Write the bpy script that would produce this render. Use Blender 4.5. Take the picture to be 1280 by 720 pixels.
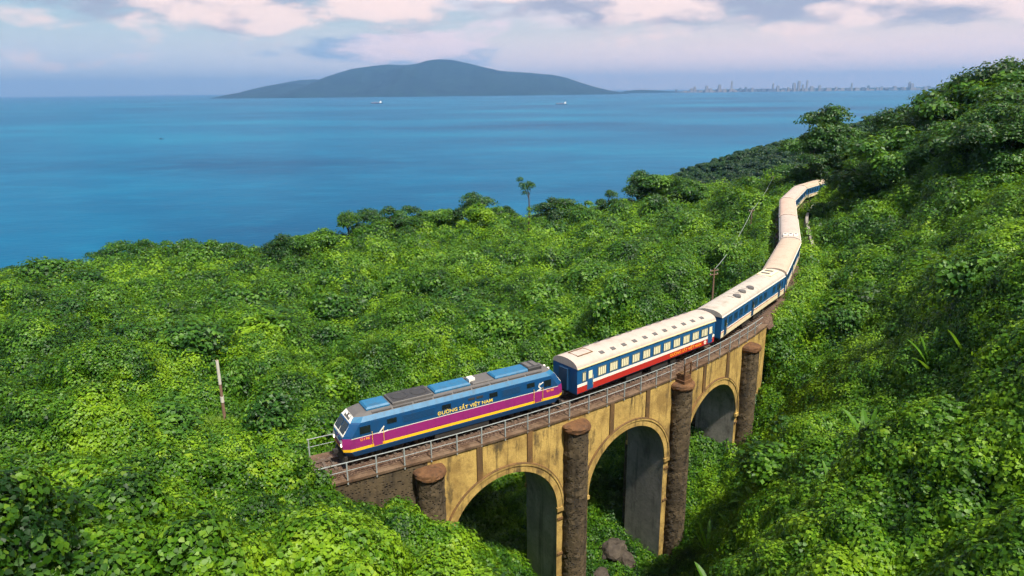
import bpy, bmesh, math, random
import numpy as np
from mathutils import Vector, Matrix

for o in list(bpy.data.objects): bpy.data.objects.remove(o)
scn = bpy.context.scene
COL = scn.collection
rng = np.random.default_rng(7)
random.seed(7)
R = math.radians

# ------------------------------------------------------------------ camera
CAM_H = 25.5                       # metres above the rails
FPX = 870.0                        # focal length in pixels of a 1280 wide picture
PITCH = math.atan((360 - 112) / FPX)
ROLL = R(.62)
cam = bpy.data.cameras.new('camera')
cam.sensor_width = 36
cam.lens = 36 * FPX / 1280
cam.clip_start = .5
cam.clip_end = 200000
cam_ob = bpy.data.objects.new('camera', cam)
COL.objects.link(cam_ob)
c_r = Vector((1, 0, 0)); c_u = Vector((0, math.sin(PITCH), math.cos(PITCH))); c_f = Vector((0, math.cos(PITCH), -math.sin(PITCH)))
r2 = c_r * math.cos(ROLL) - c_u * math.sin(ROLL)
u2 = c_u * math.cos(ROLL) + c_r * math.sin(ROLL)
cam_ob.matrix_world = Matrix(((r2.x, u2.x, -c_f.x, 0), (r2.y, u2.y, -c_f.y, 0), (r2.z, u2.z, -c_f.z, CAM_H), (0, 0, 0, 1)))
scn.camera = cam_ob
scn.render.resolution_x, scn.render.resolution_y = 1024, 576

# ------------------------------------------------------------------ light
SUN_AZ = Vector((.56, -.81, 0)).normalized()      # towards the sun: behind the camera, to the right
SUN_EL = R(60)
sun_dir = Vector((SUN_AZ.x * math.cos(SUN_EL), SUN_AZ.y * math.cos(SUN_EL), math.sin(SUN_EL)))
sun = bpy.data.lights.new('sun', 'SUN')
sun.energy = 5.0
sun.angle = R(4.0)
sun.color = (1, .93, .80)
sun_ob = bpy.data.objects.new('sun', sun)
sun_ob.rotation_euler = (-sun_dir).to_track_quat('-Z', 'Y').to_euler()
COL.objects.link(sun_ob)

world = bpy.data.worlds.new('World'); scn.world = world
world.use_nodes = True
scn.view_settings.view_transform = 'Standard'
scn.view_settings.look = 'None'
scn.view_settings.exposure = 0.74
scn.view_settings.gamma = 1
cy = scn.cycles
cy.max_bounces = 3; cy.diffuse_bounces = 2; cy.glossy_bounces = 1; cy.transmission_bounces = 2
cy.transparent_max_bounces = 4; cy.volume_bounces = 0
cy.use_denoising = True
cy.use_adaptive_sampling = True
cy.adaptive_threshold = .04
cy.caustics_reflective = False; cy.caustics_refractive = False

class NT:
    """small helper for node trees"""
    def __init__(s, tree):
        s.t = tree; tree.nodes.clear()
    def n(s, typ, ins=None, **kw):
        nd = s.t.nodes.new(typ)
        for k, v in kw.items(): setattr(nd, k, v)
        for k, v in (ins or {}).items():
            sk = nd.inputs[k]
            if isinstance(v, bpy.types.NodeSocket): s.t.links.new(v, sk)
            else: sk.default_value = v
        return nd
    def m(s, op, a, b=0.0, c=None, clamp=False):
        nd = s.t.nodes.new('ShaderNodeMath'); nd.operation = op; nd.use_clamp = clamp
        for i, v in enumerate((a, b, c)):
            if v is None: continue
            if isinstance(v, bpy.types.NodeSocket): s.t.links.new(v, nd.inputs[i])
            else: nd.inputs[i].default_value = v
        return nd.outputs[0]
    def step(s, v, lo, hi):
        nd = s.n('ShaderNodeMapRange', {0: v, 1: lo, 2: hi, 3: 0.0, 4: 1.0}, interpolation_type='SMOOTHSTEP')
        return nd.outputs[0]
    def mix(s, f, a, b, blend='MIX'):
        nd = s.t.nodes.new('ShaderNodeMix'); nd.data_type = 'RGBA'; nd.blend_type = blend
        for k, v in ((0, f), (6, a), (7, b)):
            if isinstance(v, bpy.types.NodeSocket): s.t.links.new(v, nd.inputs[k])
            else: nd.inputs[k].default_value = v if k == 0 else (*v[:3], 1)
        return nd.outputs[2]
    def noise(s, vec, scale, detail=4, rough=.55, lac=2.0, dist=0.0, out=0):
        nd = s.n('ShaderNodeTexNoise', {'Scale': scale, 'Detail': detail, 'Roughness': rough, 'Lacunarity': lac, 'Distortion': dist})
        if vec is not None: s.t.links.new(vec, nd.inputs['Vector'])
        return nd.outputs[out]
    def ramp(s, f, stops):
        nd = s.n('ShaderNodeValToRGB', {0: f})
        el = nd.color_ramp.elements
        while len(el) < len(stops): el.new(.5)
        for e, (p, c) in zip(el, stops): e.position = p; e.color = (*c[:3], 1)
        return nd.outputs[0]

def build_sky():
    w = NT(world.node_tree)
    out = w.n('ShaderNodeOutputWorld')
    sky = w.n('ShaderNodeTexSky', sky_type='NISHITA', sun_disc=False, sun_elevation=SUN_EL,
              sun_rotation=math.atan2(SUN_AZ.x, SUN_AZ.y), altitude=100, air_density=1.3, dust_density=1.0, ozone_density=2.0)
    tc = w.n('ShaderNodeTexCoord').outputs['Generated']
    sp = w.n('ShaderNodeSeparateXYZ', {0: tc})
    x, y, z = sp.outputs
    az = w.m('ARCTAN2', x, y)
    el = w.m('ARCSINE', z)
    skyc = w.n('ShaderNodeVectorMath', {0: sky.outputs[0], 1: (.055, .066, .076)}, operation='MULTIPLY').outputs[0]
    # thin veil of warm grey cloud, denser near the horizon
    pv = w.n('ShaderNodeCombineXYZ', {0: az, 1: w.m('MULTIPLY', el, 7.0), 2: 0.0}).outputs[0]
    nv = w.noise(pv, 2.3, 3, .6)
    low = w.m('SUBTRACT', 1.0, w.step(el, .03, .125))
    warm = w.step(az, -.60, .45)                     # the air over the town is warmer than over the open sea
    clear = w.m('SUBTRACT', 1.0, w.m('MULTIPLY', w.m('MULTIPLY', w.m('SUBTRACT', 1.0, warm), w.step(el, .12, .30)), .85))   # blue overhead on the open sea side
    veil = w.m('MAXIMUM', w.m('MULTIPLY', w.step(nv, .36, .66), .75), w.m('MULTIPLY', low, .88))
    veil = w.m('MULTIPLY', veil, clear)
    veilc = w.mix(warm, (.46, .49, .56), (.82, .60, .57))
    c = w.mix(veil, skyc, veilc)
    # cumulus: puffs with lit tops and blue-grey undersides
    def cumulus(c, scale, squash, lo, hi, seed, top, base, off, amount, band=None, det=5):
        e_ = w.m('MULTIPLY', el, squash); a_ = w.m('ADD', az, seed)
        p = w.n('ShaderNodeCombineXYZ', {0: a_, 1: e_, 2: seed}).outputs[0]
        p2 = w.n('ShaderNodeCombineXYZ', {0: w.m('ADD', a_, -off * .4), 1: w.m('ADD', e_, off), 2: seed}).outputs[0]
        a = w.noise(p, scale, det, .58); b = w.noise(p2, scale, 2, .5)
        if band is not None: a = w.m('ADD', a, band); b = w.m('ADD', b, band)
        f = w.m('MULTIPLY', w.m('MULTIPLY', w.step(a, lo, hi), amount), clear)
        lit = w.step(w.m('SUBTRACT', a, b), -.09, .08)
        return w.mix(f, c, w.mix(lit, base, top))
    def bump(v, c0, wd):
        t = w.m('DIVIDE', w.m('SUBTRACT', v, c0), wd); return w.m('POWER', 2.718, w.m('MULTIPLY', w.m('MULTIPLY', t, t), -1.0))
    # low blue-grey bank standing behind the island
    bb = w.m('SUBTRACT', w.m('MULTIPLY', w.m('MULTIPLY', bump(az, -.19, .15), bump(el, .050, .020)), .40), .13)
    c = cumulus(c, 6.0, 3.2, .46, .60, 3.7, (.66, .53, .56), (.20, .30, .44), .12, .85, bb)
    # small scattered puffs
    c = cumulus(c, 9.0, 2.6, .56, .74, 8.2, (.78, .58, .53), (.36, .35, .42), .10, .7, None, 3)
    # high deck building up towards the town
    hb = w.m('ADD', w.m('MULTIPLY', w.step(el, .045, .095), .30), w.m('MULTIPLY', w.step(az, -.05, .40), .07))
    hb = w.m('SUBTRACT', hb, .205)
    c = cumulus(c, 5.6, 2.7, .46, .62, 5.9, (.76, .58, .53), (.27, .28, .36), .13, .90, hb)
    bg = w.n('ShaderNodeBackground', {'Color': c, 'Strength': 1.0})
    w.t.links.new(bg.outputs[0], out.inputs[0])
build_sky()

# ------------------------------------------------------------------ helpers
def ray(px, py):
    d = r2 * (px - 640) - u2 * (py - 360) + c_f * FPX
    return np.array(d)
CAMP = np.array([0, 0, CAM_H])
def at_Y(px, py, Y):
    d = ray(px, py); return CAMP + d * (Y / d[1])
def at_z(px, py, z):
    d = ray(px, py); return CAMP + d * ((z - CAM_H) / d[2])

def tag(o, label=None, cat=None, group=None, kind=None):
    if label: o['label'] = label
    if cat: o['category'] = cat
    if group: o['group'] = group
    if kind: o['kind'] = kind
    return o
def empty(name, loc=(0, 0, 0), rz=0.0):
    o = bpy.data.objects.new(name, None); COL.objects.link(o)
    o.location = loc; o.rotation_euler = (0, 0, rz); o.empty_display_size = .3
    return o
def obj_from(name, me, parent=None, loc=(0, 0, 0), rz=0.0):
    o = bpy.data.objects.new(name, me); COL.objects.link(o)
    o.location = loc; o.rotation_euler = (0, 0, rz)
    if parent is not None: o.parent = parent
    return o
def copy_tree(o, parent=None):
    c = o.copy(); COL.objects.link(c); c.parent = parent
    for ch in o.children: copy_tree(ch, c)
    return c

class MB:
    """mesh builder"""
    def __init__(s): s.v = []; s.f = []; s.mi = []; s.cur = 0
    def add(s, vs, fs):
        b = len(s.v); s.v += [tuple(map(float, p)) for p in vs]
        for f in fs: s.f.append(tuple(i + b for i in f)); s.mi.append(s.cur)
        return s
    def box(s, x0, x1, y0, y1, z0, z1):
        vs = [(x0, y0, z0), (x1, y0, z0), (x1, y1, z0), (x0, y1, z0), (x0, y0, z1), (x1, y0, z1), (x1, y1, z1), (x0, y1, z1)]
        return s.add(vs, [(0, 3, 2, 1), (4, 5, 6, 7), (0, 1, 5, 4), (1, 2, 6, 5), (2, 3, 7, 6), (3, 0, 4, 7)])
    def cham(s, x0, x1, y0, y1, z0, z1, c):
        """box with a chamfered top"""
        vs = [(x0, y0, z0), (x1, y0, z0), (x1, y1, z0), (x0, y1, z0), (x0, y0, z1 - c), (x1, y0, z1 - c), (x1, y1, z1 - c), (x0, y1, z1 - c),
              (x0 + c, y0 + c, z1), (x1 - c, y0 + c, z1), (x1 - c, y1 - c, z1), (x0 + c, y1 - c, z1)]
        fs = [(0, 3, 2, 1), (8, 9, 10, 11)]
        for a in range(4):
            b = (a + 1) % 4
            fs += [(a, b, b + 4, a + 4), (a + 4, b + 4, b + 8, a + 8)]
        return s.add(vs, fs)
    def cyl(s, p0, p1, r0, r1=None, n=10, cap=True):
        r1 = r0 if r1 is None else r1
        p0 = Vector(p0); p1 = Vector(p1); d = (p1 - p0).normalized()
        a = d.orthogonal().normalized(); b = d.cross(a)
        vs = []
        for p, r in ((p0, r0), (p1, r1)):
            for k in range(n):
                t = 2 * math.pi * k / n
                vs.append(p + a * (r * math.cos(t)) + b * (r * math.sin(t)))
        fs = [(k, (k + 1) % n, n + (k + 1) % n, n + k) for k in range(n)]
        if cap: fs += [tuple(range(n - 1, -1, -1)), tuple(range(n, 2 * n))]
        return s.add(vs, fs)
    def tube(s, pts, rads, n=8):
        pts = [Vector(p) for p in pts]; vs = []
        for i, p in enumerate(pts):
            d = (pts[min(i + 1, len(pts) - 1)] - pts[max(i - 1, 0)]).normalized()
            a = d.cross(Vector((.31, .95, .05))).normalized(); b = d.cross(a)
            for k in range(n):
                t = 2 * math.pi * k / n
                vs.append(p + a * (rads[i] * math.cos(t)) + b * (rads[i] * math.sin(t)))
        fs = []
        for i in range(len(pts) - 1):
            for k in range(n):
                fs.append((i * n + k, i * n + (k + 1) % n, (i + 1) * n + (k + 1) % n, (i + 1) * n + k))
        fs += [tuple(range(n - 1, -1, -1)), tuple(range((len(pts) - 1) * n, len(pts) * n))]
        return s.add(vs, fs)
    def lathe(s, prof, n=20, cx=0, cy_=0):
        vs = []
        for r, z in prof:
            for k in range(n):
                t = 2 * math.pi * k / n; vs.append((cx + r * math.cos(t), cy_ + r * math.sin(t), z))
        fs = []
        for i in range(len(prof) - 1):
            for k in range(n):
                fs.append((i * n + k, i * n + (k + 1) % n, (i + 1) * n + (k + 1) % n, (i + 1) * n + k))
        fs += [tuple(range(n - 1, -1, -1)), tuple(range((len(prof) - 1) * n, len(prof) * n))]
        return s.add(vs, fs)
    def grid(s, P):
        """P[i][j] points"""
        ni = len(P); nj = len(P[0])
        return s.add([p for r in P for p in r], [(i * nj + j, (i + 1) * nj + j, (i + 1) * nj + j + 1, i * nj + j + 1) for i in range(ni - 1) for j in range(nj - 1)])
    def mesh(s, name, mats, smooth=False):
        me = bpy.data.meshes.new(name)
        me.from_pydata(s.v, [], s.f)
        for m in (mats if isinstance(mats, (list, tuple)) else [mats]): me.materials.append(m)
        if any(s.mi): me.polygons.foreach_set('material_index', s.mi)
        if smooth:
            me.polygons.foreach_set('use_smooth', [True] * len(me.polygons))
            me.set_sharp_from_angle(angle=R(40))
        me.update()
        return me
    def build(s, name, mats, parent=None, smooth=False, loc=(0, 0, 0), rz=0.0):
        return obj_from(name, s.mesh(name, mats, smooth), parent, loc, rz)

# ------------------------------------------------------------------ materials
def principled(name):
    m = bpy.data.materials.new(name); m.use_nodes = True
    w = NT(m.node_tree)
    out = w.n('ShaderNodeOutputMaterial')
    b = w.n('ShaderNodeBsdfPrincipled')
    w.t.links.new(b.outputs[0], out.inputs[0])
    return m, w, b, out
def paint(name, col, rough=.45, dirt=.35, dirtcol=(.10, .085, .065), scale=1.6, metal=0.0, spec=.5):
    m, w, b, out = principled(name)
    tc = w.n('ShaderNodeTexCoord').outputs['Object']
    st = w.n('ShaderNodeMapping', {0: tc, 3: (1.0, 1.0, .35)}).outputs[0]
    n1 = w.noise(st, scale, 6, .62)
    n2 = w.noise(tc, scale * 7, 3, .5)
    f = w.m('MULTIPLY', w.step(n1, .46, .78), dirt)
    c = w.mix(f, col, dirtcol)
    c = w.mix(w.m('MULTIPLY', n2, .18), c, tuple(k * .65 for k in col))
    n3 = w.noise(w.n('ShaderNodeMapping', {0: tc, 3: (5.0, 5.0, .5)}).outputs[0], 1.0, 4, .65)
    c = w.mix(w.m('MULTIPLY', w.step(n3, .50, .74), min(.55, dirt * .9)), c, tuple(.45 * a + .55 * b_ for a, b_ in zip(col, dirtcol)))
    w.t.links.new(c, b.inputs['Base Color'])
    w.t.links.new(w.m('ADD', rough, w.m('MULTIPLY', n1, .25)), b.inputs['Roughness'])
    b.inputs['Metallic'].default_value = metal
    b.inputs['Specular IOR Level'].default_value = spec
    return m
def glassy(name, col, rough=.12):
    m, w, b, out = principled(name)
    b.inputs['Base Color'].default_value = (*col, 1); b.inputs['Roughness'].default_value = rough
    return m
def masonry(name, col, dark, streak=.6, bump=.25, blotch=(.30, .22, .10), holes=False, scale=1.0):
    m, w, b, out = principled(name)
    tc = w.n('ShaderNodeTexCoord').outputs['Object']
    st = w.n('ShaderNodeMapping', {0: tc, 3: (1.6 * scale, 1.6 * scale, .14 * scale)}).outputs[0]
    n1 = w.noise(st, 1.0, 7, .68)
    n2 = w.noise(tc, .55 * scale, 6, .65)
    n3 = w.noise(tc, 5.0 * scale, 5, .65)
    c = w.mix(w.step(n2, .38, .66), col, blotch)
    c = w.mix(w.m('MULTIPLY', w.step(n3, .45, .75), .45), c, tuple(k * .5 for k in col))
    c = w.mix(w.m('MULTIPLY', w.step(n1, .50, .72), streak), c, dark)
    n4 = w.noise(w.n('ShaderNodeMapping', {0: tc, 3: (.8 * scale, .8 * scale, .30 * scale), 1: (7.3, 2.1, 4.4)}).outputs[0], 1.0, 6, .7)
    c = w.mix(w.m('MULTIPLY', w.step(n4, .53, .68), streak * .8), c, tuple(k * .8 + .012 for k in dark))
    h = n3
    if holes:
        v = w.n('ShaderNodeTexVoronoi', {'Vector': w.n('ShaderNodeMapping', {0: tc, 3: (3.4, 3.4, 4.6)}).outputs[0], 'Scale': 1.0, 'Randomness': .8}).outputs[0]
        pit = w.m('SUBTRACT', 1.0, w.step(v, .16, .34))
        c = w.mix(w.m('MULTIPLY', pit, w.step(n2, .30, .55)), c, (.010, .008, .006))
        h = w.m('SUBTRACT', w.m('MULTIPLY', n3, .5), w.m('MULTIPLY', pit, .6))
    bp = w.n('ShaderNodeBump', {'Strength': bump, 'Distance': .08, 'Height': h})
    w.t.links.new(c, b.inputs['Base Color']); w.t.links.new(bp.outputs[0], b.inputs['Normal'])
    b.inputs['Roughness'].default_value = .9
    b.inputs['Specular IOR Level'].default_value = .25
    return m
def leafy(name, dark, mid, light, trans=.40, rough=.5, patch=.05, yellow=(.22, .32, .03), tip=.06):
    m, w, b, out = principled(name)
    oi = w.n('ShaderNodeObjectInfo').outputs['Random']
    at = w.n('ShaderNodeAttribute', attribute_name='leaf').outputs['Fac']
    pos = w.n('ShaderNodeNewGeometry').outputs['Position']
    n1 = w.noise(pos, patch, 2, .6)
    n2 = w.noise(pos, patch * 8, 1, .55)
    f = w.m('ADD', w.m('MULTIPLY', w.step(n1, .32, .68), .56), w.m('MULTIPLY', at, .36))
    f = w.m('ADD', f, w.m('MULTIPLY', w.m('SUBTRACT', n2, .52), 1.35))
    f = w.m('ADD', f, w.m('MULTIPLY', w.m('SUBTRACT', oi, .5), .22), clamp=True)
    c = w.ramp(f, [(.05, dark), (.45, mid), (.9, light)])
    c = w.mix(w.m('MULTIPLY', w.step(at, 1 - tip, 1.0), .55), c, yellow)
    w.t.links.new(c, b.inputs['Base Color'])
    b.inputs['Roughness'].default_value = rough
    b.inputs['Specular IOR Level'].default_value = .38
    tr = w.n('ShaderNodeBsdfTranslucent')
    tcol = w.mix(.5, c, (.22, .36, .02), 'MIX')
    w.t.links.new(tcol, tr.inputs[0])
    ms = w.n('ShaderNodeMixShader', {0: trans, 1: b.outputs[0], 2: tr.outputs[0]})
    w.t.links.new(ms.outputs[0], out.inputs[0])
    return m
M = {}
M['vine'] = leafy('vine_leaf', (.006, .038, .003), (.068, .190, .005), (.230, .400, .012))
M['tree'] = leafy('tree_leaf', (.006, .036, .006), (.018, .076, .008), (.058, .160, .013), trans=.25, patch=.11, tip=.04)
M['shrub'] = leafy('shrub_leaf', (.008, .044, .005), (.036, .125, .008), (.115, .250, .014), trans=.3, patch=.09, tip=.06)
M['pale'] = leafy('pale_leaf', (.03, .10, .006), (.110, .240, .010), (.260, .400, .016), trans=.4, patch=.1)
M['far'] = leafy('far_leaf', (.005, .028, .010), (.012, .052, .012), (.026, .085, .016), trans=.2, patch=.012, tip=.02)
M['banana'] = leafy('banana_leaf', (.07, .19, .01), (.12, .30, .015), (.20, .42, .02), trans=.45, patch=.2, tip=.02)
M['grass'] = leafy('grass_blade', (.04, .11, .010), (.09, .20, .012), (.17, .28, .02), trans=.4, patch=.3)
M['bark'] = paint('bark', (.075, .055, .038), .9, .5, (.03, .03, .02), 3.0)
M['soil'] = masonry('soil', (.070, .042, .024), (.018, .014, .009), .5, .8, (.045, .036, .016))
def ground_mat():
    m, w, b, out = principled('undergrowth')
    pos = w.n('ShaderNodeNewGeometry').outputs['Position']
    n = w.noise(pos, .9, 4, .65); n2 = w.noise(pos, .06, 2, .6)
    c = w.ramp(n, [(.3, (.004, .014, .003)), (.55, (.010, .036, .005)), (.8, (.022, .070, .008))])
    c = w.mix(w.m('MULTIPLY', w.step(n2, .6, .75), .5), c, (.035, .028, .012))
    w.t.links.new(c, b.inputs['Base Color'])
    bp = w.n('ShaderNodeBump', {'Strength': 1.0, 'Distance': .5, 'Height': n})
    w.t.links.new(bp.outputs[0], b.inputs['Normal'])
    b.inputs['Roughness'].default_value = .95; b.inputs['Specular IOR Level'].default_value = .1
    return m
M['ground'] = ground_mat()

def gravel_mat():
    m, w, b, out = principled('gravel')
    pos = w.n('ShaderNodeNewGeometry').outputs['Position']
    v = w.n('ShaderNodeTexVoronoi', {'Vector': pos, 'Scale': 11.0}); n = w.noise(pos, .8, 4, .6)
    sp = w.n('ShaderNodeSeparateColor', {0: v.outputs['Color']})
    c = w.ramp(sp.outputs[0], [(.0, (.045, .026, .018)), (.5, (.105, .062, .040)), (1.0, (.20, .135, .095))])
    c = w.mix(w.step(n, .45, .7), c, (.075, .040, .024))
    w.t.links.new(c, b.inputs['Base Color'])
    bp = w.n('ShaderNodeBump', {'Strength': 1.0, 'Distance': .08, 'Height': v.outputs['Distance']}); bp.invert = True
    w.t.links.new(bp.outputs[0], b.inputs['Normal']); b.inputs['Roughness'].default_value = .95
    return m
M['gravel'] = gravel_mat()
# ------------------------------------------------------------------ railway line (plan)
HS = np.array([-60, -25, -5, 9, 28.5, 49.5, 71, 92, 112, 131, 150, 175, 230, 300])
HD = np.array([14, 21, 26, 30.1, 38.8, 52, 64.3, 70.3, 70, 62.5, 50, 36, 25, 20.])
S_ARR = np.arange(-60, 300.01, .25)
hd = np.interp(S_ARR, HS, HD)
k = np.exp(-np.linspace(-2.5, 2.5, 61) ** 2); k /= k.sum()
hd = np.convolve(np.pad(hd, 30, mode='edge'), k, 'valid')
HEAD = np.radians(hd)
dx = np.cumsum(np.cos(HEAD)) * .25; dy = np.cumsum(np.sin(HEAD)) * .25
i0 = int(np.argmin(abs(S_ARR)))
PX = dx - dx[i0] - 12.1; PY = dy - dy[i0] + 45.1
def track(s, d=0.0, z=0.0):
    """point at chainage s, d metres to the right (camera side) of the centre line"""
    x = np.interp(s, S_ARR, PX); y = np.interp(s, S_ARR, PY); h = np.interp(s, S_ARR, HEAD)
    return (float(x + d * math.sin(h)), float(y - d * math.cos(h)), z)
def heading(s): return float(np.interp(s, S_ARR, HEAD))
def track_dist(x, y):
    """signed chainage and lateral distance of many points"""
    x = np.asarray(x, float); y = np.asarray(y, float)
    s_out = np.empty(x.shape); d_out = np.empty(x.shape)
    sub = slice(0, None, 8)
    tx, ty, ts, th = PX[sub], PY[sub], S_ARR[sub], HEAD[sub]
    xf, yf = x.ravel(), y.ravel()
    so, do = np.empty(xf.shape), np.empty(xf.shape)
    for a in range(0, len(xf), 20000):
        b = a + 20000
        q = (xf[a:b, None] - tx) ** 2 + (yf[a:b, None] - ty) ** 2
        j = q.argmin(1)
        ex = xf[a:b] - tx[j]; ey = yf[a:b] - ty[j]
        so[a:b] = ts[j] + ex * np.cos(th[j]) + ey * np.sin(th[j])
        do[a:b] = ex * np.sin(th[j]) - ey * np.cos(th[j])
    return so.reshape(x.shape), do.reshape(x.shape)
SEA_Z = -75.0
# bridge chainages (pier centres) on the camera side of the line
WALL_D = 2.25; WALL_TOP = -0.65
def chain_of(px, py):
    p = at_z(px, py, WALL_TOP); s, d = track_dist(np.array([p[0]]), np.array([p[1]])); return float(s[0]), float(d[0])
PIERS = [5.3, 18.4, 31.6, 44.7]
BR0, BR1 = -6.0, 50.5

# ------------------------------------------------------------------ terrain
def sstep(x, a, b):
    t = np.clip((np.asarray(x, float) - a) / (b - a), 0, 1); return t * t * (3 - 2 * t)
CTRL = [  # px, py, Y : visible points of the vegetation surface in the photograph, with a distance
 (0,367,205),(50,371,205),(110,353,212),(200,335,208),(280,340,200),(350,341,200),(450,311,228),(530,300,240),(600,294,248),(700,289,255),(800,267,248),(870,261,240),
 (0,403,120),(100,383,125),(100,433,88),(250,403,112),(0,470,62),(130,470,66),(270,482,62),(0,520,46),(130,512,52),(270,512,52),(370,520,53),
 (0,600,31),(0,720,18.5),(100,650,25),(200,650,27),(200,720,20),(330,600,35),(330,700,24),(420,620,35),(400,545,48),(385,588,38),(340,560,42),(470,690,28),(520,720,30),
 (300,358,150),(420,358,150),(500,328,185),(400,433,84),(500,403,98),(520,455,76),(600,443,80),(600,358,140),(650,318,190),(700,383,105),(700,328,165),(760,338,140),(800,290,205),(850,318,140),(860,353,104),
 (900,308,132),(930,268,172),(900,270,200),(960,255,196),(1000,241,212),(930,333,106),
 (1000,720,26),(1100,720,22),(1280,720,16.5),(1280,600,22),(1280,462,31),(1190,530,31),(1100,650,25.5),(900,700,33),(1000,655,30),(1090,600,29),(1000,560,50),(950,600,50),
 (1080,500,54),(1150,470,52),(1100,420,70),(1000,430,76),(1030,380,86),(1100,330,95),(1280,370,48),(1280,300,66),(1280,230,90),(1200,300,84),(1200,250,104),(1150,240,124),(1100,265,132),(1060,275,136),(1060,320,108)]
XYZ = [tuple(at_Y(*c)) for c in CTRL]
XYZ += [tuple(p) for p in [  # behind and around the view, the valley and the fall to the sea
 (0,0,9),(-20,0,15),(20,0,16),(0,-30,14),(-50,0,13),(50,0,24),(-70,30,6),(75,40,28),(95,80,25),(120,130,21),(100,118,16.5),(94,150,10.5),(108,150,13.5),(112,180,6),(85,190,1),(130,200,4),(140,260,-6),(90,230,-9),(110,300,-20),
 (-60,60,0),(-100,60,-3),(-110,110,-12),(-150,60,-8),(-190,200,-38),(-120,250,-45),(-60,290,-42),(0,300,-36),(40,310,-34),(80,330,-34),(-150,330,-74),(0,380,-76),(100,400,-70),(-230,260,-70),(180,330,-25),(180,120,34),(160,0,38),
 (17,42,-4.5),(22,44,-2.5),(29,45,.5),(36,44,5),
 # the ravine under the arches
 (-1,45,-12.5),(4,42,-13.5),(9,42,-14.0),(6,50,-17),(12,55,-17.5),(8,62,-17.5),(4,60,-15.5),(0,55,-14),(18,60,-15.5),(20,66,-13),(25,68,-10.5),(14,66,-17.0),(0,66,-16.5),(-4,60,-13),(10,72,-15),(3,75,-14.5),(-8,58,-9),(-14,56,-4.5),(20,78,-8),
 (14,48,-14.5),(19,53,-13),(24,58,-9.5),(16,42,-8),(10,36,-6.5),(4,36,-6.6),(-3,39,-4.6),(-7,42,-2.3),(-10,41,.3),(-9,52,-6),(30,66,-6.5),(33,73,-3.0)]]
XYZ = np.array(XYZ)
def tps_fit(P, lam=2.0):
    n = len(P); xy = P[:, :2] / 50.
    r = np.sqrt(((xy[:, None] - xy[None]) ** 2).sum(2)) + 1e-9
    K = r * r * np.log(r) + lam * 1e-3 * np.eye(n)
    A = np.zeros((n + 3, n + 3)); A[:n, :n] = K; A[:n, n] = 1; A[:n, n + 1:] = xy; A[n, :n] = 1; A[n + 1:, :n] = xy.T
    return xy, np.linalg.solve(A, np.concatenate([P[:, 2], [0, 0, 0]]))
T_xy, T_w = tps_fit(XYZ)
def tps(x, y):
    x = np.asarray(x, float).ravel() / 50; y = np.asarray(y, float).ravel() / 50
    out = np.empty(len(x))
    for a in range(0, len(x), 40000):
        q = np.stack([x[a:a + 40000], y[a:a + 40000]], 1)
        r = np.sqrt(((q[:, None] - T_xy[None]) ** 2).sum(2)) + 1e-9
        out[a:a + 40000] = (r * r * np.log(r)) @ T_w[:-3] + T_w[-3] + q @ T_w[-2:]
    return out
def h2(i, j, seed):
    n = np.sin(i * 127.1 + j * 311.7 + seed * 74.7) * 43758.5453
    return n - np.floor(n)
def domes(x, y, cell, r0, r1, h0, h1, seed, keep=1.0):
    """height field of closely packed mounds: max of half ellipsoids on a jittered grid"""
    ci = np.floor(x / cell); cj = np.floor(y / cell)
    out = np.zeros_like(x)
    for di in (-1, 0, 1):
        for dj in (-1, 0, 1):
            i = ci + di; j = cj + dj
            cx = (i + h2(i, j, seed)) * cell; cy_ = (j + h2(i, j, seed + 1)) * cell
            r = (r0 + (r1 - r0) * h2(i, j, seed + 2)) * cell
            h = h0 + (h1 - h0) * h2(i, j, seed + 3) ** 1.5
            on = h2(i, j, seed + 4) < keep
            q = 1 - ((x - cx) ** 2 + (y - cy_) ** 2) / (r * r)
            out = np.maximum(out, np.where((q > 0) & on, h * np.maximum(q, 0) ** .5, 0))
    return out
def base_z_exact(x, y):
    """soil level"""
    x = np.asarray(x, float); y = np.asarray(y, float); sh = x.shape
    x = x.ravel(); y = y.ravel()
    z = tps(x, y) - 2.9
    s, d = track_dist(x, y); ad = abs(d)
    # railway bench outside the bridge
    off = np.maximum(np.maximum(BR0 - s, s - BR1), 0)
    on = sstep(off, 0, 3)
    bench = -.95
    wl = np.where((d > 0) & (s > 52), 2.3, 3.0)
    wide = np.where((d > 0) & (s < 0), .9, 3.2)
    f = on * (1 - sstep(ad, np.where((d > 0) & (s < 0), 2.3, wl), np.where((d > 0) & (s < 0), 2.3, wl) + wide))
    z = z * (1 - f) + bench * f
    z = z + 2.6 * np.exp(-((d - 4.6) / 1.9) ** 2) * sstep(-s, .5, 4.0) * (1 - sstep(-s, 26, 40))
    # nothing on the bridge itself is higher than the wall foot
    inb = (off <= 3)
    g = (1 - sstep(ad, 2.6, 5.0)) * (1 - on)
    z = np.where(inb, np.minimum(z, z * (1 - g) + np.minimum(z, -5.5) * g), z)
    return np.maximum(z, SEA_Z - 8).reshape(sh)
GX0, GY0, GSTEP = -480.0, -30.0, 1.0
_gx = GX0 + GSTEP * np.arange(961); _gy = GY0 + GSTEP * np.arange(561)
_GXX, _GYY = np.meshgrid(_gx, _gy, indexing='ij')
_GB = base_z_exact(_GXX, _GYY); _GS, _GD = track_dist(_GXX, _GYY)
def _cell(x, y):
    u = np.clip((np.asarray(x, float) - GX0) / GSTEP, 0, 959.999); v = np.clip((np.asarray(y, float) - GY0) / GSTEP, 0, 559.999)
    i = u.astype(int); j = v.astype(int); return i, j, u - i, v - j
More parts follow.
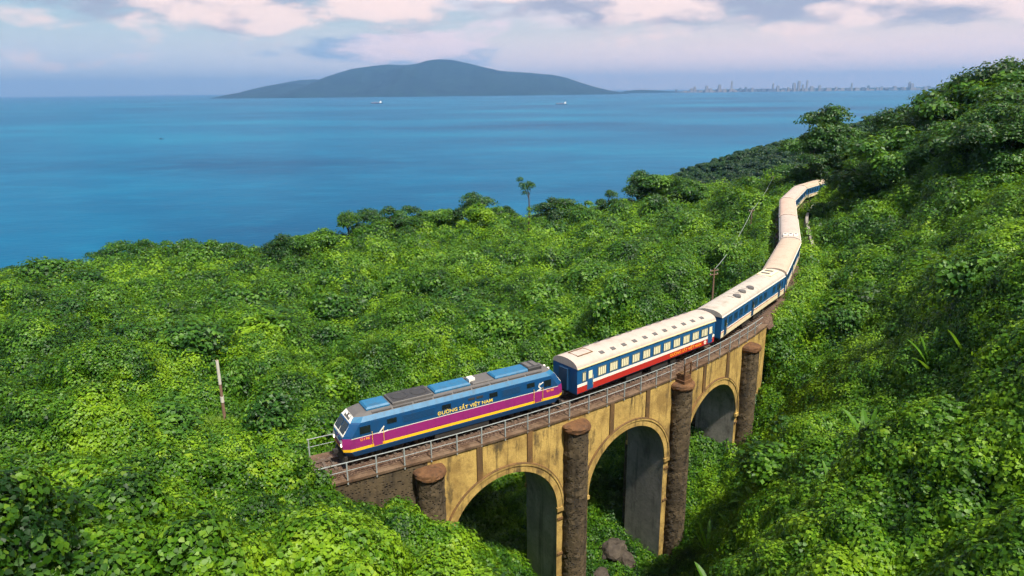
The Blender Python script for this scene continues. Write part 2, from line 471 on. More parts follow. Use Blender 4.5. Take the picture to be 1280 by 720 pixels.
def _bil(G, c):
    i, j, a, b = c
    return (G[i, j] * (1 - a) + G[i + 1, j] * a) * (1 - b) + (G[i, j + 1] * (1 - a) + G[i + 1, j + 1] * a) * b
def base_z(x, y): return _bil(_GB, _cell(x, y))
def sd_at(x, y):
    c = _cell(x, y); return _bil(_GS, c), _bil(_GD, c)
GP = at_Y(272, 520, 48)
GB0 = at_Y(85, 512, 53.5); GB1 = at_Y(290, 508, 55)
def mound_h(x, y, rr=None):
    x = np.asarray(x, float); y = np.asarray(y, float)
    s, d = sd_at(x, y); ad = abs(d)
    wob = .9 * np.sin(x * .21 + 1.3 * np.sin(y * .17)) + .9 * np.sin(y * .23 + x * .07)
    big = domes(x + wob, y + wob, 10.0, .45, .70, 1.0, 5.8, 11, .72)
    med = domes(x - wob, y + .5 * wob, 4.8, .40, .66, .6, 3.2, 23, .85)
    sml = domes(x, y, 1.6, .4, .75, .1, .75, 37, .9)
    m = big + med * .9 + sml
    clear = np.where((d > 0) & (s > 52), sstep(ad, 2.6, 6.0), sstep(ad, 3.0, 8.0))
    ns, nd = s, d
    out = m * (.12 + .88 * clear)
    off = np.maximum(np.maximum(BR0 - s, s - BR1), 0)
    out = np.where((ad < np.where((d > 0) & (s > 52), 2.5, 3.4)) & (off > 0), 0.0, out)
    # low cover round the grass bank with its marker pole
    ga, gb = GB0[:2], GB1[:2]; t_ = np.clip(((x - ga[0]) * (gb[0] - ga[0]) + (y - ga[1]) * (gb[1] - ga[1])) / ((gb - ga) @ (gb - ga)), 0, 1)
    dg = np.hypot(x - ga[0] - t_ * (gb[0] - ga[0]), y - ga[1] - t_ * (gb[1] - ga[1]))
    out = out * (.10 + .90 * sstep(dg, 3.0, 9.0)) * (.15 + .85 * sstep(np.hypot(x - GP[0], y - GP[1]), 3.0, 8.0))
    # low cover in the sight line in front of the arches
    front = (s > 6) & (s < 50) & (d > 0) & (d < 15)
    out = np.where(front, out * (.30 + .70 * sstep(d, 5, 14)), out)
    return out
def surf_z(x, y): return base_z(x, y) + mound_h(x, y)

# ground sheet: polar grid, fine near the camera, running under the sea far out
def build_ground():
    na, nr = 560, 520
    ang = np.linspace(R(-62), R(62), na)
    rad = np.geomspace(6, 520, nr)
    A, Q = np.meshgrid(ang, rad, indexing='ij')
    X = np.sin(A) * Q; Y = np.cos(A) * Q
    b = base_z(X, Y); z = b + np.maximum(mound_h(X, Y) - .75, 0) * .97
    vs = np.stack([X, Y, z], 2).reshape(-1, 3)
    idx = np.arange(na * nr).reshape(na, nr)
    q = np.stack([idx[:-1, :-1], idx[:-1, 1:], idx[1:, 1:], idx[1:, :-1]], 2).reshape(-1, 4)
    me = bpy.data.meshes.new('hillside')
    me.vertices.add(len(vs)); me.vertices.foreach_set('co', vs.ravel())
    me.loops.add(q.size); me.loops.foreach_set('vertex_index', q[:, ::-1].ravel())
    me.polygons.add(len(q)); me.polygons.foreach_set('loop_start', np.arange(0, q.size, 4))
    me.update(); me.validate()
    me.polygons.foreach_set('use_smooth', [True] * len(q))
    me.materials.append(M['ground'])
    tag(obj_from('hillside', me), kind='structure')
build_ground()

# ------------------------------------------------------------------ sea
def sea_mat():
    m, w, b, out = principled('sea_water')
    pos = w.n('ShaderNodeNewGeometry').outputs['Position']
    p1 = w.n('ShaderNodeMapping', {0: pos, 3: (.6, 1.0, 1.0), 2: (0, 0, R(18))}).outputs[0]
    streak = w.noise(w.n('ShaderNodeMapping', {0: pos, 3: (.5, 1.0, 1.0), 2: (0, 0, R(12))}).outputs[0], .0016, 5, .6)
    c = w.ramp(streak, [(.30, (.000, .046, .118)), (.50, (.000, .088, .185)), (.70, (.000, .140, .240))])
    n2 = w.noise(p1, .03, 5, .6)
    c = w.mix(w.m('MULTIPLY', w.step(n2, .45, .75), .3), c, (.003, .15, .26))
    wv = w.noise(p1, .16, 4, .62); wl = w.noise(p1, .022, 2, .5)
    bp = w.n('ShaderNodeBump', {'Strength': .5, 'Distance': 1.0, 'Height': w.m('ADD', wv, w.m('MULTIPLY', wl, 2.0))}).outputs[0]
    df = w.n('ShaderNodeBsdfDiffuse', {'Color': c, 'Normal': bp})
    gl = w.n('ShaderNodeBsdfGlossy', {'Color': (1, 1, 1, 1), 'Roughness': .28, 'Normal': bp})
    # a ruffled sea mirrors far less at grazing angles than a flat one
    fr = w.n('ShaderNodeMapRange', {0: w.n('ShaderNodeFresnel', {'IOR': 1.33, 'Normal': bp}).outputs[0], 1: .02, 2: .75, 3: .02, 4: .15})
    ms = w.n('ShaderNodeMixShader', {0: fr.outputs[0], 1: df.outputs[0], 2: gl.outputs[0]})
    w.t.nodes.remove(b); w.t.links.new(ms.outputs[0], out.inputs[0])
    return m
me = MB(); n = 72; SEA_R = 42000
vs = [(0, 0, SEA_Z)] + [(SEA_R * math.cos(2 * math.pi * k / n), SEA_R * math.sin(2 * math.pi * k / n), SEA_Z) for k in range(n)]
me.add(vs, [(0, 1 + k, 1 + (k + 1) % n) for k in range(n)])
tag(me.build('sea', sea_mat()), kind='structure')

# ------------------------------------------------------------------ island, town coast, headland
def hazed_forest(name, a, b_):
    m, w, b, out = principled(name)
    pos = w.n('ShaderNodeNewGeometry').outputs['Position']
    n1 = w.noise(pos, .0022, 8, .62)
    w.t.links.new(w.mix(w.step(n1, .35, .65), a, b_), b.inputs['Base Color'])
    bp = w.n('ShaderNodeBump', {'Strength': 1.0, 'Distance': 90.0, 'Height': n1}); w.t.links.new(bp.outputs[0], b.inputs['Normal'])
    b.inputs['Roughness'].default_value = 1.0; b.inputs['Specular IOR Level'].default_value = .1
    return m
M['isle'] = hazed_forest('island_forest_hazed', (.005, .022, .040), (.012, .038, .052))  # bluish base colour: part of the distance haze is put into the forest tone
def ridge(name, prof, D, depth, seed, mat):
    """a mountain whose crest follows the profile (px, py), standing D metres away"""
    cx = np.array([at_Y(px, py, D)[0] for px, py in prof]); cz = np.array([at_Y(px, py, D)[2] for px, py in prof])
    xs = np.linspace(cx[0] - 60, cx[-1] + 60, 240); ts = np.linspace(-1, 1, 41)
    r_ = np.random.default_rng(seed)
    ph = r_.uniform(0, 6.28, 14); fr = np.array([1, 1.7, 2.9, 4.3, 6.1, 9, 13]) * 2 * np.pi / (cx[-1] - cx[0])
    P = []
    for x in xs:
        hgt = np.interp(x, cx, cz, left=SEA_Z, right=SEA_Z) - SEA_Z
        spur = sum(math.sin(fr[i] * 2.2 * x + ph[i]) / (i + 1.5) for i in range(7))
        row = []
        for t in ts:
            prof_t = (1 - abs(t)) ** (1.05 + .35 * math.sin(fr[3] * x + ph[8]))
            rough = 1 + (.10 * spur + .05 * math.sin(fr[4] * x + 7 * t + ph[9])) * (1 - (1 - abs(t)) ** 3)
            z = SEA_Z - 6 + (hgt + 6) * prof_t * rough
            row.append((x, D + t * depth * (.55 + .45 * min(1, hgt / 300.)), z))
        P.append(row)
    b = MB(); b.grid(P)
    return b.build(name, mat, smooth=True)
D_IS = 15000
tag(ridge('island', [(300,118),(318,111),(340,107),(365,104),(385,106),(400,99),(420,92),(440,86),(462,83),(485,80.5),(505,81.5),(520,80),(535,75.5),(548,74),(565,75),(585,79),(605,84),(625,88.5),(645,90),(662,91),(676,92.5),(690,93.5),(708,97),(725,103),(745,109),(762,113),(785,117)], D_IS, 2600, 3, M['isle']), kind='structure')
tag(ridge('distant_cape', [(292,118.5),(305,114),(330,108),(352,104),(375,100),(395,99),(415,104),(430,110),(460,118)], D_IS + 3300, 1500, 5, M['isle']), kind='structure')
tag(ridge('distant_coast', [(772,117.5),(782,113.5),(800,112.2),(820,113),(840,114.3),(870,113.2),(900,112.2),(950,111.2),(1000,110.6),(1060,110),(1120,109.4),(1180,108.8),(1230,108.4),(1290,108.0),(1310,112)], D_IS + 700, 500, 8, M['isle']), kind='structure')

# wooded headland beyond the railway
HL = [(730,256,640),(780,247,660),(800,240,660),(820,229,660),(850,214,655),(900,198,650),(950,185,650),(1000,172,650),(1050,158,650),(1090,146,650),(1120,144,650),(1150,147,650),(1220,146,650),(1300,146,660),(1420,146,680)]
HLP = np.array([tuple(at_Y(*c)) for c in HL]); HLP[:, 2] -= 6.0
def head_z(x, y):
    x = np.asarray(x, float); y = np.asarray(y, float)
    cy_ = np.interp(x, HLP[:, 0], HLP[:, 1]); cz = np.interp(x, HLP[:, 0], HLP[:, 2])
    t = (y - cy_)
    fall = np.where(t < 0, .20 * -t, .55 * t)
    w_ = 4 * np.sin(x * .031 + y * .017) + 3 * np.sin(y * .043 - x * .02) + 2 * np.sin(x * .09)
    left = sstep(x, HLP[0, 0] - 20, HLP[0, 0] + 60)
    z = (cz - fall + w_ * sstep(abs(t), 5, 60)) * left + (SEA_Z - 6) * (1 - left)
    return np.maximum(z, SEA_Z - 6)
def build_headland():
    xs = np.linspace(HLP[0, 0] - 30, 760, 90); ys = np.linspace(330, 780, 70)
    b = MB(); b.grid([[(x, y, float(head_z(x, y))) for y in ys] for x in xs])
    b.f = [f[::-1] for f in b.f]
    tag(b.build('headland', M['ground'], smooth=True), kind='structure')
build_headland()
# ------------------------------------------------------------------ viaduct
M['plaster'] = masonry('yellow_plaster', (.50, .345, .105), (.038, .027, .015), .95, .6, (.27, .175, .055))
M['plaster_dark'] = masonry('stained_plaster', (.115, .070, .032), (.025, .018, .012), .7, .4, (.20, .11, .04))
M['rubble'] = masonry('rubble_stone', (.105, .078, .045), (.014, .012, .009), .8, 1.0, (.060, .046, .030), holes=True)
M['soffit'] = masonry('grey_concrete', (.23, .215, .19), (.055, .047, .040), .65, .35, (.34, .31, .27), scale=.8)
M['cap'] = masonry('rusty_cap', (.105, .052, .026), (.030, .019, .012), .6, .5, (.16, .080, .034))
M['edge'] = masonry('weathered_edge', (.17, .115, .075), (.035, .024, .016), .7, .5, (.10, .060, .036), scale=1.4)
M['ballast'] = masonry('ballast', (.125, .068, .042), (.030, .020, .014), .35, 1.0, (.075, .045, .030), scale=3.0)
M['sleeper'] = paint('sleeper', (.10, .075, .058), .9, .5)
M['steel'] = paint('rail_steel', (.20, .15, .12), .45, .6, (.11, .055, .03), 2.0, .6)
M['railing'] = paint('railing_paint', (.26, .30, .30), .5, .6, (.13, .085, .06), 2.0)
M['railing_far'] = M['railing']
M['concrete'] = masonry('pale_concrete', (.30, .29, .27), (.06, .055, .05), .6, .3, (.22, .21, .19))

viaduct = empty('viaduct', track(25, 0, -18))
tag(viaduct, 'yellow plastered stone railway viaduct with round arches under the train', 'viaduct')
VB = Vector(track(25, 0, -18))
def T(s, d, z):
    p = track(s, d, z); return (p[0] - VB.x, p[1] - VB.y, p[2] - VB.z)
A_H = 4.9; CROWN = -3.75; SPRING = CROWN - A_H; FOOT = -26.0
def frange(a, b, n): return [a + (b - a) * i / (n - 1) for i in range(n)]
def bay(s0, s1):
    c = (s0 + s1) / 2; a = A_H
    for sg, nm in ((1, 'near'), (-1, 'far')):
        m = MB(); D = WALL_D * sg
        def quadcol(pts_lo, pts_hi):
            for (sa, za, ta), (sb, zb, tb) in zip(pts_lo[:-1], pts_lo[1:]):
                q = [T(sa, D, za), T(sb, D, zb), T(sb, D, tb), T(sa, D, ta)]
                m.add(q if sg > 0 else q[::-1], [(0, 1, 2, 3)])
        # solid left, arch, solid right
        L = [(s, FOOT, WALL_TOP) for s in frange(s0, c - a, 4)]
        Q = [(s, FOOT, WALL_TOP) for s in frange(c + a, s1, 4)]
        AR = []
        for k in range(33):
            t = math.pi * (1 - k / 32)
            AR.append((c + a * math.cos(t), SPRING + a * math.sin(t), WALL_TOP))
        quadcol(L, None); quadcol(AR, None); quadcol(Q, None)
        m.build('spandrel_wall', M['plaster'], viaduct)
        # arch ring, proud of the wall
        m = MB(); D2 = D + sg * .09
        P = []
        for k in range(37):
            t = math.pi * (1 - k / 36)
            row = []
            for rr, dd in ((a - .02, D - sg * .02), (a - .02, D2), (a + .52, D2), (a + .52, D2 + sg * .07), (a + .68, D2 + sg * .07), (a + .68, D - sg * .02)):
                row.append(T(c + rr * math.cos(t), dd, SPRING + rr * math.sin(t)))
            P.append(row)
        m.grid(P)
        if sg < 0: m.f = [f[::-1] for f in m.f]
        ring = m.build('arch_ring', M['plaster'], viaduct)
        # brown dripstone on the ring
        m = MB(); P = []
        for k in range(37):
            t = math.pi * (1 - k / 36)
            P.append([T(c + rr * math.cos(t), dd, SPRING + rr * math.sin(t)) for rr, dd in ((a + .685, D - sg * .02), (a + .685, D2 + sg * .085), (a + .76, D2 + sg * .06), (a + .78, D - sg * .02))])
        m.grid(P)
        if sg > 0: m.f = [f[::-1] for f in m.f]
        m.build('dripstone', M['plaster_dark'], ring)
        # pilaster strips on the spandrel
        for off in (-2.35, 2.15):
            s_ = c + off; m = MB()
            zb = SPRING + math.sqrt((a + .7) ** 2 - off * off)
            w_ = .24
            vs = []
            for dd in (D - sg * .03, D + sg * .11):
                vs += [T(s_ - w_, dd, zb), T(s_ + w_, dd, zb), T(s_ + w_, dd, WALL_TOP - .02), T(s_ - w_, dd, WALL_TOP - .02)]
            fs = [(4, 5, 6, 7), (0, 4, 7, 3), (1, 2, 6, 5), (3, 7, 6, 2), (0, 1, 5, 4)]
            m.add(vs, fs if sg > 0 else [f[::-1] for f in fs])
            m.build('pilaster', M['plaster_dark'], viaduct)
        # impost blocks at the springing
        for e in (-1, 1):
            m = MB(); se = c + e * (a + .30)
            vs = []
            for dd in (D - sg * .03, D + sg * .2):
                vs += [T(se - .38, dd, SPRING - .35), T(se + .38, dd, SPRING - .35), T(se + .38, dd, SPRING + .02), T(se - .38, dd, SPRING + .02)]
            m.add(vs, [(4, 5, 6, 7), (0, 4, 7, 3), (1, 2, 6, 5), (3, 7, 6, 2), (0, 1, 5, 4)])
            m.build('impost', M['plaster'], viaduct)
    # underside of the arch and inner pier faces
    m = MB(); P = []
    prof = [(c - a, FOOT)] + [(c - a, FOOT + (SPRING - FOOT) * i / 6) for i in range(1, 6)]
    prof += [(c + a * math.cos(math.pi * (1 - k / 32)), SPRING + a * math.sin(math.pi * (1 - k / 32))) for k in range(33)]
    prof += [(c + a, SPRING + (FOOT - SPRING) * i / 6) for i in range(1, 7)]
    for s_, z_ in prof:
        P.append([T(s_, WALL_D - .01 - (2 * WALL_D - .02) * j / 4, z_) for j in range(5)])
    m.grid(P)
    m.build('arch_barrel', M['soffit'], viaduct, smooth=True)
for a_, b_ in zip(PIERS[:-1], PIERS[1:]): bay(a_, b_)
def slab(name, s0, s1, sec, mat, parent=None, n=None, conv=None, closed=True):
    """sweep the cross-section [(d, z)] along the line"""
    conv = conv or T
    n = n or max(2, int((s1 - s0) / 1.0))
    m = MB(); ss = frange(s0, s1, n); k = len(sec)
    m.add([conv(s, d, z) for s in ss for d, z in sec], [(i * k + j, i * k + (j + 1) % k, (i + 1) * k + (j + 1) % k, (i + 1) * k + j) for i in range(n - 1) for j in range(k if closed else k - 1)])
    if closed: m.f += [tuple(range(k - 1, -1, -1)), tuple(range((n - 1) * k, n * k))]; m.mi += [0, 0]
    return m.build(name, mat, parent)
# solid abutments before the first and after the last pier
for s0, s1 in ((BR0, PIERS[0]), (PIERS[-1], BR1)):
    slab('abutment_wall', s0, s1, [(-WALL_D, FOOT), (WALL_D, FOOT), (WALL_D, WALL_TOP), (-WALL_D, WALL_TOP)], M['plaster'] if s0 > 0 else M['rubble'], viaduct)
# coping and deck
for sg in (1, -1):
    D = WALL_D * sg
    slab('coping', BR0, BR1, [(D - sg * .55, WALL_TOP + .002), (D + sg * .10, WALL_TOP + .002), (D + sg * .12, WALL_TOP + .20), (D - sg * .55, WALL_TOP + .20)][::sg], M['edge'], viaduct)
slab('deck_slab', BR0, BR1, [(-1.72, -.95), (1.72, -.95), (1.72, -.56), (-1.72, -.56)], M['concrete'], viaduct)
# round buttress pillars on each pier
pro = [(1.10, FOOT), (1.08, -10), (1.06, -1.75), (1.06, -1.62)]
for i, s_ in enumerate(PIERS):
    for sg in (1, -1):
        p = T(s_, sg * (WALL_D + .32), 0)
        z0 = -VB.z; rj = np.random.default_rng(900 + i * 2 + sg)
        def rough_lathe(prof, n, jit):
            b_ = MB(); vs = []; nz = len(prof); J = rj.normal(size=(nz, n)) * jit
            for a_, (r_, z) in enumerate(prof):
                for k_ in range(n):
                    t_ = 2 * math.pi * (k_ + .5 * (a_ % 2)) / n; rr = r_ + J[a_, k_]; vs.append((p[0] + rr * math.cos(t_), p[1] + rr * math.sin(t_), z + z0 + rj.normal() * jit * .5))
            fs = [(a_ * n + k_, a_ * n + (k_ + 1) % n, (a_ + 1) * n + (k_ + 1) % n, (a_ + 1) * n + k_) for a_ in range(nz - 1) for k_ in range(n)] + [tuple(range((nz - 1) * n, nz * n))]
            return b_.add(vs, fs)
        po = rough_lathe([(1.10 - .04 * q / 69, FOOT + (-1.62 - FOOT) * q / 69) for q in range(70)], 26, .028).build('buttress_pillar', M['rubble'], viaduct)
        rough_lathe([(1.08, -1.66), (1.20, -1.55), (1.24, -1.38), (1.22, -1.2), (1.14, -1.10), (.85, -1.03), (.4, -1.0), (.05, -.99)], 22, .022).build('cap', M['cap'], po)
# masonry courses on the near face of the tall pier: slim string bands
for s_ in PIERS:
    for z_ in (-9.9, -13.4):
        slab('string_course', s_ - 1.62, s_ + 1.62, [(WALL_D - .03, z_), (WALL_D + .10, z_), (WALL_D + .10, z_ + .22), (WALL_D - .03, z_ + .22)], M['plaster_dark'], viaduct, n=4)

# little refuge platform over the third pillar
ref = empty('refuge_platform', track(PIERS[2], WALL_D + .5, -.98))
ref.rotation_euler[2] = heading(PIERS[2])
m = MB(); m.box(-.62, .62, -.55, .50, -.04, .26); m.box(-.5, .5, -.45, .50, .26, .72); m.build('plinth', M['cap'], ref)
for x in (-.46, .46):
    m = MB(); m.box(x - .06, x + .06, -.46, -.34, .70, 1.95); m.build('post', M['cap'], ref)
for z in (1.28, 1.86):
    m = MB(); m.box(-.395, .395, -.44, -.36, z, z + .09); m.build('rail', M['cap'], ref)
m = MB(); m.box(-.42, .42, -.30, .40, .722, .80); m.build('floor', M['plaster_dark'], ref)
tag(ref, 'rusty brown refuge platform with posts on the pillar between the second and third arch', 'platform')

# railings
def railing(name, d, s0, s1, skip, label):
    base = Vector(track((s0 + s1) / 2, d, WALL_TOP)); e = empty(name, base)
    tag(e, label, 'railing', 'railings along the viaduct deck')
    cv = lambda s, dd, z: (lambda p: (p[0] - base.x, p[1] - base.y, p[2] - base.z))(track(s, dd, z))
    s_ = s0
    while s_ <= s1:
        if not (skip and skip[0] < s_ < skip[1]):
            m = MB()
            h = heading(s_); p = Vector(cv(s_, d, 0)); t = Vector((math.cos(h), math.sin(h), 0)) * .045; q = Vector((-math.sin(h), math.cos(h), 0)) * .045
            vs = [p + a * t + b * q + Vector((0, 0, z)) for z in (WALL_TOP - .12, .93) for a, b in ((-1, -1), (1, -1), (1, 1), (-1, 1))]
            m.add(vs, [(0, 3, 2, 1), (4, 5, 6, 7), (0, 1, 5, 4), (1, 2, 6, 5), (2, 3, 7, 6), (3, 0, 4, 7)])
            m.build('post', M['railing'], e)
        s_ += 2.05
    for a, b in ([(s0 - .1, skip[0]), (skip[1], s1 + .1)] if skip else [(s0 - .1, s1 + .1)]):
        for z, r_ in ((.93, .038), (.30, .026)):
            slab('rail', a, b, [(d + r_ * math.cos(t), z + r_ * math.sin(t)) for t in [i * math.pi / 3 for i in range(6)]], M['railing'], e, conv=cv)
railing('railing', WALL_D + .06, -2.6, 48.5, (PIERS[2] - .75, PIERS[2] + .55), 'grey pipe railing along the open side of the viaduct above the arches')
railing('railing', -WALL_D - .06, -2.2, 48.5, None, 'grey pipe railing half hidden behind the train on the seaward side of the viaduct')

# ------------------------------------------------------------------ track
trk = empty('railway_track', track(30, 0, -.6))
tag(trk, 'single narrow gauge railway track on rusty brown ballast curving under the train', 'railway track')
TB = Vector(trk.location)
cvt = lambda s, dd, z: (lambda p: (p[0] - TB.x, p[1] - TB.y, p[2] - TB.z))(track(s, dd, z))
S0T, S1T = -45, 215
slab('ballast_bed', S0T, BR0, [(-2.6, -1.0), (2.6, -1.0), (1.55, -.24), (-1.55, -.24)], M['gravel'], trk, conv=cvt)
slab('ballast_bed', BR0 + .001, BR1, [(-1.69, -.557), (1.69, -.557), (1.69, -.40), (1.5, -.24), (-1.5, -.24), (-1.69, -.40)], M['gravel'], trk, conv=cvt)
slab('ballast_bed', BR1 + .001, S1T, [(-2.6, -1.0), (2.6, -1.0), (1.55, -.24), (-1.55, -.24)], M['gravel'], trk, conv=cvt)
for d in (-.535, .535):
    slab('rail', S0T, S1T, [(d - .06, -.12), (d + .06, -.12), (d + .035, 0), (d - .035, 0)], M['steel'], trk, n=400, conv=cvt)
m = MB(); s_ = S0T
while s_ < S1T:
    h = heading(s_); q0 = Vector(cvt(s_, 0, 0)); t = Vector((math.cos(h), math.sin(h), 0)) * .1; q = Vector((-math.sin(h), math.cos(h), 0)) * .95
    vs = [q0 + a * t + b * q + Vector((0, 0, z)) for z in (-.26, -.118) for a, b in ((-1, -1), (1, -1), (1, 1), (-1, 1))]
    m.add(vs, [(4, 5, 6, 7), (0, 1, 5, 4), (1, 2, 6, 5), (2, 3, 7, 6), (3, 0, 4, 7)]); s_ += .62
tag(m.build('sleepers', M['sleeper'], trk), kind='stuff')
# concrete side drain and retaining wall by the far curve
rw = slab('retaining_wall', 92, 150, [(3.3, -1.2), (4.1, -1.2), (4.1, .35), (3.6, .35)], M['soffit'], None, n=50, conv=track)
tag(rw, 'low grey concrete retaining wall along the uphill side of the far curve', 'wall')

# ------------------------------------------------------------------ train
M['blue'] = paint('coach_blue', (.006, .090, .250), .40, .45, (.03, .05, .07))
M['blue_d'] = paint('dark_blue', (.006, .045, .115), .45, .4, (.02, .02, .025))
M['loco_blue'] = paint('loco_blue', (.005, .062, .180), .33, .40, (.02, .04, .07))
M['loco_light'] = paint('loco_light_blue', (.012, .125, .255), .4, .65, (.045, .055, .06))
M['red'] = paint('coach_red', (.42, .022, .015), .42, .40, (.20, .03, .02))
M['white'] = paint('white_paint', (.80, .77, .68), .45, .22, (.45, .40, .30))
M['cream'] = paint('cream_paint', (.74, .64, .42), .5, .35, (.36, .28, .16))
M['shutter'] = paint('cream_shutter', (.82, .76, .50), .5, .3, (.40, .34, .18))
M['magenta'] = paint('magenta_paint', (.27, .018, .150), .38, .45, (.12, .015, .09))
M['yellow'] = paint('yellow_paint', (.95, .55, .02), .4, .15, (.45, .22, .02))
M['gold'] = paint('gold_letters', (.85, .62, .10), .4, .1)
M['orange'] = paint('orange_letters', (.90, .34, .03), .4, .1)
M['roof_cream'] = paint('cream_roof', (.45, .375, .325), .6, .6, (.27, .20, .15), .7)
M['roof_pink'] = paint('pinkish_roof', (.50, .36, .285), .6, .6, (.30, .20, .14), .7)
M['roof_tan'] = paint('tan_roof', (.46, .36, .275), .6, .6, (.25, .19, .13), .7)
M['roof_grey'] = paint('weathered_roof', (.42, .38, .33), .6, .75, (.24, .20, .15), .8)
M['gutter'] = paint('gutter', (.70, .64, .38), .5, .35, (.3, .25, .12))
M['black'] = paint('black_steel', (.022, .020, .019), .6, .5, (.06, .045, .035), 2.0)
M['grey'] = paint('grey_roof', (.10, .096, .094), .6, .6, (.06, .05, .045), 1.5)
M['dgrey'] = paint('dark_grille', (.030, .031, .034), .55, .5, (.06, .055, .05), 3.0)
M['teal_frame'] = paint('window_frame', (.10, .13, .11), .5, .3)
M['glass'] = glassy('dark_glass', (.010, .016, .018), .08)
M['glass_b'] = glassy('blue_glass', (.012, .05, .085), .10)
M['wheel'] = paint('wheel_steel', (.09, .075, .065), .5, .6, (.06, .035, .02), 3.0, .4)
def lamp_mat():
    m, w, b, out = principled('headlamp')
    b.inputs['Base Color'].default_value = (.9, .85, .7, 1)
    b.inputs['Emission Color'].default_value = (1, .86, .62, 1); b.inputs['Emission Strength'].default_value = 3.0
    return m
M['lamp'] = lamp_mat()

def text_mesh(name, body, size, mat, parent, x, y, z, flip=1, xscale=1.0, depth=.008):
    """lettering standing on the side facing -y"""
    cu = bpy.data.curves.new(name, 'FONT'); cu.body = body; cu.size = size; cu.align_x = 'CENTER'; cu.extrude = depth; cu.resolution_u = 2
    cu.offset = size * .012
    t = bpy.data.objects.new(name, cu); COL.objects.link(t)
    bpy.context.view_layer.update()
    me = bpy.data.meshes.new_from_object(t.evaluated_get(bpy.context.evaluated_depsgraph_get()))
    COL.objects.unlink(t); bpy.data.objects.remove(t)
    me.materials.clear(); me.materials.append(mat); me.name = name
    o = obj_from(name, me, parent, (x, y, z)); o.rotation_euler = (math.pi / 2, 0, 0 if flip > 0 else math.pi); o.scale = (xscale, 1, 1)
    return o

BOGIE_MESH = {}
def bogie(parent, x, axles, dia, base):
    key = (axles, dia)
    e = None
    if key not in BOGIE_MESH:
        m = MB(); L = base / 2 + .55
        for sg in (-1, 1):
            y = sg * .88
            m.box(-L, L, y - .07, y + .07, dia * .55, dia * .55 + .26)
            for k in range(axles):
                xx = -base / 2 + base * k / (axles - 1)
                m.box(xx - .17, xx + .17, y - .12, y + .12, dia * .28, dia * .78)
                for o_ in (-.3, .3): m.cyl((xx + o_, y, dia * .72), (xx + o_, y, dia * 1.05), .09, n=8)
        m.box(-.28, .28, -.86, .86, dia * .5, dia * .5 + .3)
        f = m.mesh('bogie_frame', M['black'])
        w = MB()
        for sg in (-1, 1):
            w.cyl((0, sg * .50, 0), (0, sg * .57, 0), dia / 2 + .03, n=18); w.cyl((0, sg * .565, 0), (0, sg * .66, 0), dia / 2, n=18)
        w.cyl((0, -.5, 0), (0, .5, 0), .08, n=8)
        BOGIE_MESH[key] = (f, w.mesh('wheelset', M['wheel'], True))
    f, w = BOGIE_MESH[key]
    b = obj_from('bogie', f, parent, (x, 0, 0))
    for k in range(axles): obj_from('wheelset', w, b, (-base / 2 + base * k / (axles - 1), 0, dia / 2 + .005))
    return b

def car_place(s_mid, half):
    a = Vector(track(s_mid - half, 0, 0)); b = Vector(track(s_mid + half, 0, 0))
    c = (a + b) / 2; return c, math.atan2(b.y - a.y, b.x - a.x)

HW = 1.43
def arch_roof(x0, x1, w, ze, zp, n=14, t=.0):
    P = []
    for x in (x0, x1):
        P.append([(x, w * math.cos(math.pi * k / n), ze + (zp - ze) * math.sin(math.pi * k / n) ** .85) for k in range(n + 1)])
    return P
def end_profile(w, z0, ze, zp, n=14):
    return [(w, z0)] + [(w * math.cos(math.pi * k / n), ze + (zp - ze) * math.sin(math.pi * k / n) ** .85) for k in range(n + 1)] + [(-w, z0)]
_wm = {}
def window_meshes(kind, w, h):
    if (kind, w) in _wm: return _wm[(kind, w)]
    f = MB(); t = .06
    for x0, x1, z0, z1 in ((-w / 2, w / 2, 0, t), (-w / 2, w / 2, h - t, h), (-w / 2, -w / 2 + t, t, h - t), (w / 2 - t, w / 2, t, h - t)):
        f.box(x0, x1, -.03, .02, z0, z1)
    nb = 4 if w > .8 else 2
    if kind == 'red':
        f.box(-w / 2 + t, w / 2 - t, -.004, .02, t, h - t)
        p = MB(); g = (w - 2 * t) / nb
        for k in range(nb): p.box(-w / 2 + t + g * k + .035, -w / 2 + t + g * (k + 1) - .035, -.024, -.005, t + .02, h - t - .02)
    else:
        for k in range(1, nb):
            xx = -w / 2 + w * k / nb; f.box(xx - .022, xx + .022, -.026, .02, t, h - t)
        p = MB(); p.box(-w / 2 + t * .5, w / 2 - t * .5, -.012, .012, t * .5, h - t * .5)
    fm = f.mesh('window', M['teal_frame'] if kind == 'red' else M['blue_d']); pm = p.mesh('shutter' if kind == 'red' else 'pane', M['shutter'] if kind == 'red' else M['glass_b'])
    _wm[(kind, w)] = (fm, pm); return fm, pm
_vm = MB(); _vm.box(-.19, .19, -.15, .15, -.03, .07); _vm.cham(-.25, .25, -.20, .20, .072, .13, .05)
VENT = _vm.mesh('roof_vent', M['grey'])
